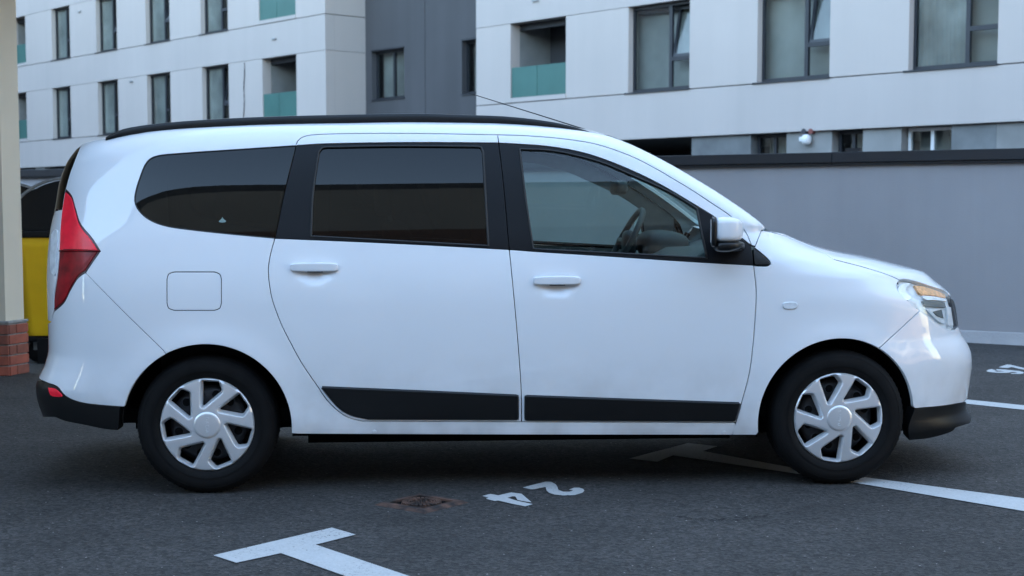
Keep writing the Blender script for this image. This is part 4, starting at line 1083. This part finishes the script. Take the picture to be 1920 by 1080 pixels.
# ---- roof, windscreen, headliner (across the whole width)
def bridge(name, x0, x1, crown, mt, off=0.0, nx=60, ny=24, xin=None):
    xs = np.linspace(x0, x1, nx); V = []; F = []
    for x in xs:
        xx = min(x, 2.495); ye = max(float(wid(xx, T(xx) - 1e-5)), .02) + .001
        zt = float(Tx(x)) if x <= 2.497 else 1.149 - (x - 2.497) * .62
        for j in range(ny+1):
            y = ye * (-1 + 2*j/ny); c = crown(x) * (1 - (y/ye)**2) ; V.append((x, y, zt + c + off - (.0006 if abs(y) > ye*.99 else 0)))
    for i in range(nx-1):
        for j in range(ny): F.append((i*(ny+1)+j, (i+1)*(ny+1)+j, (i+1)*(ny+1)+j+1, i*(ny+1)+j+1))
    return MB().add(V, F).build(name, mt, car, smooth=True)
xroof = 1.80
roof = bridge('roof', float(xt0), xroof, lambda x: .042 * min(1, (x + .64) * 3), M['paint'])
bridge('windscreen', xroof + .002, 2.515, lambda x: .042 - .03 * min(1, (x - xroof) / .25), M['glass'])
bridge('headliner', -.5, xroof - .02, lambda x: .03, M['grey_trim'], off=-.045)
for s in (-1, 1):       # roof rails
    up = [(199,257),(213,249),(230,242),(267,235),(333,228),(433,221.5),(533,217.5),(640,215),(780,213),(880,215.5),(947,218),(1013,225),(1063,234),(1104,246)]
    pts = []
    for u, v in crs(up, 14):
        x, z = unproj(u, v, -.565); pts.append((x, z))
    m = MB(); n_ = len(pts)
    for i, (x, z) in enumerate(pts):
        zb = min(float(T(x)) + .004, z - .004); zb = min(zb, z - .004); yc = s*.562
        prof = [(-.017, zb - .012), (-.020, z - .012), (-.014, z - .002), (.0, z), (.014, z - .002), (.020, z - .012), (.017, zb - .012)]
        for dy, zz in prof: m.v.append((x, yc + dy, max(zz, zb - .012)))
    for i in range(n_-1):
        for j in range(6): m.f.append((i*7+j, (i+1)*7+j, (i+1)*7+j+1, i*7+j+1))
    m.build('roof_rail', M['black'], roof, autos=50)
    for (u0, v0) in ((300, 231), (1006, 224)): pass
bx_, bz_ = unproj(1098, 243, 0.0); tx_, tz_ = unproj(865, 170, 0.0)
MB().tube([(bx_ + .04, 0, bz_ - .02), (bx_, 0, bz_), (tx_, 0, tz_)], [.004, .0032, .0018], 8).build('antenna', M['seal'], roof, smooth=True)
MB().superell((bx_ + .06, 0, bz_ - .05), (.05, .022, .025), 2.4).build('antenna_base', M['seal'], roof, smooth=True)

# ---- door handles
def handle(parent, u0, u1, v0, v1):
    (xa, za), (xb, zb) = hit(u0, (v0+v1)/2), hit(u1, (v0+v1)/2); L = (xb - xa)/2; zc = (za+zb)/2; xc = (xa+xb)/2
    y0 = -float(wid(np.array(xc), np.array(zc + .04)))
    def fn(x, y, z): 
        zz = z*(1 - .10*abs(x)**3) + .14*(1 - x*x)*(1 if z > 0 else .15)
        return (x, y*(1 - .25*x*x), zz)
    MB().superell((xc, y0 - .008, zc), (L, .019, .0185), 7.0, 56, 28, fn).build('handle', M['paint'], parent, smooth=True)
    MB().box(xc - L*.30, xc + L*.35, y0 - .012, y0 + .004, zc - .0215, zc - .0155).build('handle_gap_shade', M['void'], parent)  # near-black strip standing in for the shade in the gap below the handle
handle(rd, 545, 634, 492.5, 510); handle(fd, 1000, 1088, 517.5, 534.5)

# ---- door mirrors
mr = empty('door_mirror', parent=car); MIRROR.append(mr)
yM = -.965
(xa, zt0), (xb, zb0) = unproj(1331, 408, yM), unproj(1385, 454, yM)
mcx, mcz = (xa+xb)/2, (zt0+zb0)/2
def capfn(x, y, z):
    # blunt at the glass side (-x), sloping to the front (+x)
    k = max(0, x); return (x, y*(1 - .30*k*k), z*(1 - .22*k**2) - (.10*k*k if z > 0 else -.02*k))
MB().superell((mcx, yM, mcz + .002), ((xb-xa)/2, .105, (zt0-zb0)/2 + .002), 5.0, 44, 28, capfn).build('mirror_cap', M['paint'], mr, smooth=True)
def basefn(x, y, z):
    k = max(0, x); return (x, y*(1 - .30*k*k), z*(1 - .55*max(0, x)) + .25*max(0, x))
MB().superell((mcx + .001, yM + .002, mcz - (zt0-zb0)/2 - .016), ((xb-xa)/2 + .004, .104, .026), 3.6, 40, 20, basefn).build('mirror_base', M['black'], mr, smooth=True)
MB().superell((mcx - (xb-xa)/2 - .002, yM, mcz - .008), (.012, .103, (zt0-zb0)/2 + .012), 6, 32, 18).build('mirror_rim', M['black'], mr, smooth=True)
gx_ = mcx - (xb-xa)/2 - .0145
MB().box(gx_ - .001, gx_, yM - .085, yM + .085, mcz - .055, mcz + .045).build('mirror_glass', M['chrome'], mr, bevel=.0004)
MB().superell((mcx + .02, -.86, mcz - .075), (.055, .065, .022), 3, 24, 14).build('mirror_arm', M['black'], mr, smooth=True)

for o in mr.children:
    for v in o.data.vertices: v.co.x += (v.co.y - (yM - .105)) * .19
# ---- inside: trim, dashboard, wheel, mirror, seats
gq = inset(join(qg[0], dr_rear_up), .012)
tr_out = join(LOC((-.40, .70), (.50, .70), step=.08), LOC((.50, .70), (.50, .42)), LOC((.50, .42), (2.36, .42), step=.08), LOC((2.36, .42), (2.36, 1.10)), TOP(2.36, -.38, drop=.03), LOC((-.40, 1.48), (-.40, .70)))
tr = panel('side_trim', tr_out, M['grey_trim'], car, holes=[inset(g_r, -.004), inset(g_f, -.004), [tuple(p) for p in gq]], off=-.05, flange=0, gap=0, h=.035); MIRROR.append(tr)
def upt(u, v, y): x, z = unproj(u, v, y); return (x, y, z)
dz = unproj(1260, 470, .35)[1]
d0 = unproj(1205, 478, .3)[0]; d1 = unproj(1330, 470, .3)[0]
dsh = MB(); secs = []
for (x, z) in ((d0 - .02, .62), (d0 - .05, .86), (d0 - .01, .985), (d0 + .10, 1.045), (d0 + .30, 1.05), (2.56, 1.09), (2.60, .62)):
    secs.append((x, z))
n_ = len(secs)
for y in (-.76, .76):
    for x, z in secs: dsh.v.append((x, y, z))
for i in range(n_): dsh.f.append((i, (i+1) % n_, n_ + (i+1) % n_, n_ + i))
dsh.f += [tuple(range(n_)), tuple(range(n_, 2*n_))]
dash = dsh.build('dashboard', M['dash'], car, bevel=.02, bseg=3, autos=40)
bx0, bz0 = unproj(1200, 447, .37); bx1 = unproj(1300, 447, .37)[0]
def hood_fn(x, y, z): return (x, y*(1 - .1*max(x, 0)), z*(1 - .25*max(x, 0)))
MB().superell((bx0 + .12, .37, bz0 - .03), (.13, .19, .075), 3.0, 30, 16, hood_fn).build('instrument_hood', M['dash'], dash, smooth=True)
for yv in (-.60, -.05, .05):
    c_ = (d0 - .028, yv, .93)
    MB().lathe([(.052, -.02), (.056, -.028), (.046, -.03), (.040, -.012), (.0, -.010)], 22, 'x', c_).build('air_vent', M['lampgrey'], dash, autos=40)
swc = upt(1172, 446, .37)
SW = MB(); ring = []; tilt = R_(28)
for i in range(41):
    t = 2*math.pi*i/40; ring.append((swc[0] + .185*math.sin(t)*math.sin(tilt), swc[1] + .185*math.cos(t), swc[2] - .02 + .185*math.sin(t)*math.cos(tilt)))
SW.tube(ring, .016, 8, caps=False)
for t in (0, math.pi, -math.pi/2):
    SW.tube([(swc[0] + .03, swc[1], swc[2] - .03), (swc[0] + .18*math.sin(t)*math.sin(tilt), swc[1] + .18*math.cos(t), swc[2] - .02 + .18*math.sin(t)*math.cos(tilt))], .02, 8)
SW.superell((swc[0] + .02, swc[1], swc[2] - .03), (.035, .08, .07), 3)
SW.build('steering_wheel', M['dash'], car, smooth=True)
rvm = upt(1160, 352, 0.0)
MB().superell(rvm, (.035, .12, .035), 4).build('interior_mirror', M['dash'], car, smooth=True)
MB().tube([(rvm[0] + .02, 0, rvm[2]), (rvm[0] + .09, 0, rvm[2] + .10)], .01, 6).build('mirror_stem', M['dash'], car, smooth=True)
def seat(y, x=.95):
    s = empty('seat', (x, y, 0), parent=car)
    def bk(a, b, c): return (a + .32*(1 - c)*-1 + .32, b*(1 - .12*c), c)
    MB().superell((.28, 0, .52), (.27, .25, .10), 4).build('cushion', M['fabric'], s, smooth=True)
    def lean(a, b, c): return (a - c*1.6, b*(1 - .15*max(c, 0)), c)
    MB().superell((-.02, 0, .86), (.075, .25, .32), 4.5, fn=lean).build('backrest', M['fabric'], s, smooth=True)
    MB().superell((-.18, 0, 1.29), (.045, .13, .085), 4).build('headrest', M['fabric'], s, smooth=True)
    MB().tube([(-.14, -.06, 1.15), (-.17, -.06, 1.25)], .007, 6).tube([(-.14, .06, 1.15), (-.17, .06, 1.25)], .007, 6).build('headrest_post', M['galv'], s)
seat(-.36); seat(.36)
MB().superell((-.02, 0, .55), (.25, .62, .12), 5).superell((-.30, 0, .86), (.09, .62, .30), 5).build('rear_bench', M['fabric'], car, smooth=True)
MB().box(-.55, 2.5, -.72, .72, .30, .36).build('floor', M['void'], car)

# ---- underside and wheel housings
MB().box(.37, 2.43, -.80, .80, .246, .30).box(.42, 2.38, -.52, .52, .17, .245).box(-.60, -.36, -.66, .66, .31, .37).box(3.15, 3.40, -.62, .62, .21, .34).box(-.36, .42, -.50, .50, .24, .34).box(2.40, 3.16, -.50, .50, .20, .36).build('underbody', M['void'], car)
for h_, (hx_, hz_) in enumerate(((.008, .297), (2.798, .299))):
    a0, a1 = ((-6, 178), (-6, 192))[h_]
    m = MB(); nseg = 36; rr = .372
    for yy in (-.845, -.55):
        for i in range(nseg+1):
            t = R_(a0 + (a1-a0)*i/nseg); m.v.append((hx_ + rr*math.cos(t), yy if yy != -.845 else -float(wid(hx_ + rr*math.cos(t), max(hz_ + rr*math.sin(t), .25))) + .014, hz_ + rr*math.sin(t)))
    for i in range(nseg): m.f.append((i, i+1, nseg+1+i+1, nseg+1+i))
    m.v.append((hx_, -.55, hz_ - .1)); c_ = len(m.v) - 1
    for i in range(nseg): m.f.append((nseg+1+i, nseg+1+i+1, c_))
    MIRROR.append(m.build('wheel_housing', M['void'], car, autos=60))
    o = MB().tube([(hx_ , -.5, hz_), (hx_, .5, hz_)], .035, 8).build('axle', M['void'], car)

# ---- wheels
WR = .3085
def make_wheel(hx_, hz_, phase):
    w = empty('wheel', (hx_, -.745, hz_), parent=car)
    # tyre
    hw = .0925
    prof = [(.197, -.070), (.205, -.082), (.222, -.0895), (.236, -.0925), (.252, -.0935), (.268, -.092), (.281, -.0865), (.2915, -.0785), (.2985, -.069), (.3025, -.062)]
    grooves = [-.055, -.046, -.020, -.011, .011, .020, .046, .055]
    for i, yy in enumerate(grooves):
        if i % 2 == 0: prof += [(.3035 + .002*(1-abs(yy)/.06), yy), (.2965, yy + .001)]
        else: prof += [(.2965, yy - .001), (.3035 + .002*(1-abs(yy)/.06), yy)]
    full = prof + [(r, -h) for r, h in reversed(prof[:10])]
    ty = MB().lathe(full, 96, 'y')
    ty.build('tyre', M['tyre'], w, autos=35)
    blk = MB()
    for i in range(72):
        t = 2*math.pi*i/72
        for sgn in (-1, 1):
            c, s_ = math.cos(t), math.sin(t)
            pts = []
            for (r, yy, dt) in ((.2995, -.068, -.014), (.2995, -.068, .014), (.3042, -.0585, .014), (.3042, -.0585, -.014), (.2915, -.079, -.014), (.2915, -.079, .014)):
                r2 = r + .0012; pts.append((r2*math.cos(t+dt), yy*sgn, r2*math.sin(t+dt)))
            blk.add(pts, [(0, 1, 2, 3), (4, 5, 1, 0)])
    blk.build('tread_blocks', M['tyre'], w)['kind'] = 'stuff'
    MB().lathe([(.2335, -.0940), (.2335, -.0952), (.2365, -.0952), (.2365, -.0940)], 72, 'y').lathe([(.276, -.0888), (.2765, -.0902), (.2785, -.0895), (.2785, -.0875)], 72, 'y').build('sidewall_rib', M['tyre'], w, autos=30)
    # steel wheel with round holes, brake drum behind
    st = MB().lathe([(.198, -.070), (.198, .08), (.170, .08), (.168, -.02), (.150, -.035), (.10, -.045), (.07, -.030), (.0, -.030)], 48, 'y')
    rim_o = st.build('rim', M['steel'], w, autos=40)
    hm = None
    for i in range(12):
        t = 2*math.pi*(i+.5)/12
        if hm is None:
            ho = MB().lathe([(.0, -.0465), (.014, -.0465), (.0175, -.0448), (.0175, -.040)], 12, 'y').build('wheel_hole', M['void'], rim_o, autos=40); hm = ho.data
            lp_ = MB().lathe([(.0175, -.0445), (.020, -.0475), (.024, -.0455)], 12, 'y').build('hole_lip', M['steel'], rim_o, autos=40); lm = lp_.data
        else: ho = link('wheel_hole', hm, rim_o); lp_ = link('hole_lip', lm, rim_o)
        ho.location = lp_.location = (.132*math.cos(t), 0, .132*math.sin(t))
    # hubcap: seven swept openings
    RC = .2095
    base = [(-.150, .945), (.250, .925), (.330, .69), (-.075, .335), (-.155, .37)]
    def roundpoly(pl, rad=.055, n=6):
        out = []; m = len(pl)
        for i in range(m):
            p0, p, p1 = np.array(pl[i-1]), np.array(pl[i]), np.array(pl[(i+1) % m])
            rd_ = rad * (.7 if i in (3, 4) else 1.0)
            d0_, d1_ = (p0-p)/np.linalg.norm(p0-p), (p1-p)/np.linalg.norm(p1-p)
            l = min(rd_*1.3, np.linalg.norm(p0-p)*.42, np.linalg.norm(p1-p)*.42)
            A, B = p + d0_*l, p + d1_*l
            for k_ in range(n+1):
                t = k_/n; out.append(tuple((1-t)**2*A + 2*t*(1-t)*p + t*t*B))
        return out
    hole0 = []
    rp_ = roundpoly(base)
    for i in range(len(rp_)):
        a_, b_ = np.array(rp_[i]), np.array(rp_[(i+1) % len(rp_)]); n_ = max(1, int(np.linalg.norm(b_-a_)/.07))
        hole0 += [tuple(a_ + (b_-a_)*k_/n_) for k_ in range(n_)]
    def dome(r):   # depth of the face, outwards is -y
        return -.087 - .011*(1 - (r/RC)**2) + .020*np.clip((r/RC - .93)/.07, 0, 1)**2
    holes = []
    for k_ in range(7):
        t = R_(phase) + 2*math.pi*k_/7; c, s_ = math.cos(t), math.sin(t)
        holes.append(np.array([(RC*(x*c - y*s_), RC*(x*s_ + y*c)) for x, y in hole0]))
    outer = np.array([(RC*math.cos(2*math.pi*i/120), RC*math.sin(2*math.pi*i/120)) for i in range(120)])
    H = [inset(h, -.0022)[::-1] for h in holes]
    pts = []
    for r in np.arange(.010, RC - .004, .0085):
        n_ = max(6, int(2*math.pi*r/.0085)); pts += [(r*math.cos(2*math.pi*i/n_ + r*40), r*math.sin(2*math.pi*i/n_ + r*40)) for i in range(n_)]
    pts = np.array(pts); keep = np.ones(len(pts), bool)
    for h in H: keep &= ~in_poly(pts, inset(h, -.003))
    pts = pts[keep]
    allp = np.concatenate([outer] + H + [pts]); edges = [(i, (i+1) % 120) for i in range(120)]; n0 = 120
    for h in H: edges += [(n0+i, n0+(i+1) % len(h)) for i in range(len(h))]; n0 += len(h)
    r = delaunay_2d_cdt([Vector(p) for p in allp.tolist()], edges, [], 0, 1e-8)
    q = np.array([tuple(v) for v in r[0]]); trs = np.array([f for f in r[2] if len(f) == 3]); c = q[trs].mean(1); ok = in_poly(c, outer)
    for h in H: ok &= ~in_poly(c, h)
    rad = np.linalg.norm(q, axis=1)
    m = MB(); m.add([(p[0], dome(rr_), p[1]) for p, rr_ in zip(q, rad)], [tuple(int(i) for i in f) for f in trs[ok]])
    for h in H:   # soft edge, then walls running in
        n_ = len(h); hc = h.mean(0); rings = []
        for (d, dep_, shr) in ((0, 0, 1), (.0014, .0006, 1), (.0024, .0024, 1), (.0090, .016, 1), (.0125, .034, 1)):
            hh = inset(h, d) if d else (h if area(h) > 0 else h[::-1])
            rings.append([(p[0], float(dome(np.hypot(*p))) + dep_, p[1]) for p in hh])
        b0 = len(m.v)
        for rg in rings: m.v += rg
        for i in range(len(rings)-1):
            for k_ in range(n_): m.f.append((b0+i*n_+k_, b0+i*n_+(k_+1) % n_, b0+(i+1)*n_+(k_+1) % n_, b0+(i+1)*n_+k_))
    b0 = len(m.v)
    for rr_, yy in ((RC, float(dome(RC))), (RC + .0015, float(dome(RC)) + .004), (RC - .004, float(dome(RC)) + .014)):
        m.v += [(rr_*math.cos(2*math.pi*i/120), yy, rr_*math.sin(2*math.pi*i/120)) for i in range(120)]
    for i in range(2):
        for k_ in range(120): m.f.append((b0+i*120+k_, b0+i*120+(k_+1) % 120, b0+(i+1)*120+(k_+1) % 120, b0+(i+1)*120+k_))
    me_o = m.build('hubcap', M['silver'], w)
    bm = bmesh.new(); bm.from_mesh(me_o.data); bmesh.ops.remove_doubles(bm, verts=bm.verts, dist=2e-5)
    bmesh.ops.recalc_face_normals(bm, faces=bm.faces)
    for f in bm.faces: f.smooth = True
    for e in bm.edges:
        if len(e.link_faces) == 2 and e.calc_face_angle(0) > R_(50): e.smooth = False
    bm.to_mesh(me_o.data); bm.free()
    y0 = float(dome(0))
    MB().lathe([(.0, y0 - .0035), (.045, y0 - .003), (.0565, y0 - .0015), (.0585, y0 + .0015), (.0585, y0 + .006)], 64, 'y').build('hubcap_centre', M['silver'], w, autos=50)
    MB().lathe([(.0583, y0 + .0022), (.0597, y0 + .0022), (.0597, y0 + .004), (.0583, y0 + .004)], 64, 'y').build('centre_groove', M['steel'], w)
    cu = bpy.data.curves.new('emblem_text', 'FONT'); cu.body = 'DACIA'; cu.size = .020; cu.extrude = .0014; cu.align_x = 'CENTER'; cu.align_y = 'CENTER'; cu.space_character = 1.25
    tmp = bpy.data.objects.new('emblem_text', cu); COL.objects.link(tmp)
    dg = bpy.context.evaluated_depsgraph_get(); me = bpy.data.meshes.new_from_object(tmp.evaluated_get(dg)); bpy.data.objects.remove(tmp)
    me.materials.clear(); me.materials.append(M['lampgrey'])
    eo = link('emblem_text', me, w); eo.rotation_euler = (R_(90), R_(90 if phase < 5 else -90), 0); eo.location = (0, y0 - .0036, 0)
    MB().lathe([(.0, -.012), (.115, -.012), (.13, .0), (.13, .03)], 32, 'y').build('brake', M['brake'], w, autos=40)
    return w
w_r = make_wheel(HUBS[0][0], HUBS[0][1], -1.5); w_f = make_wheel(HUBS[1][0], HUBS[1][1], 19.5)
# fit the radius: tyres stand on the ground with their contact patch pressed in slightly
for w in (w_r, w_f): w.scale = (1, 1, 1); w.location.z = .3045; w.scale = (1.002, 1, 1.002)

# ---- the far side is the mirror image of the near side
for o in MIRROR:
    kids = list(o.children)
    c = o.copy(); COL.objects.link(c); c.parent = car; c.scale = (1, -1, 1)
    for kd in kids:
        d = kd.copy(); COL.objects.link(d); d.parent = c
def copy_tree(o, parent):
    n = o.copy(); COL.objects.link(n); n.parent = parent
    for kd in list(o.children): copy_tree(kd, n)
    return n
for w in (w_r, w_f):
    n = copy_tree(w, car); n.location.y = .745; n.rotation_euler = (0, 0, math.pi)
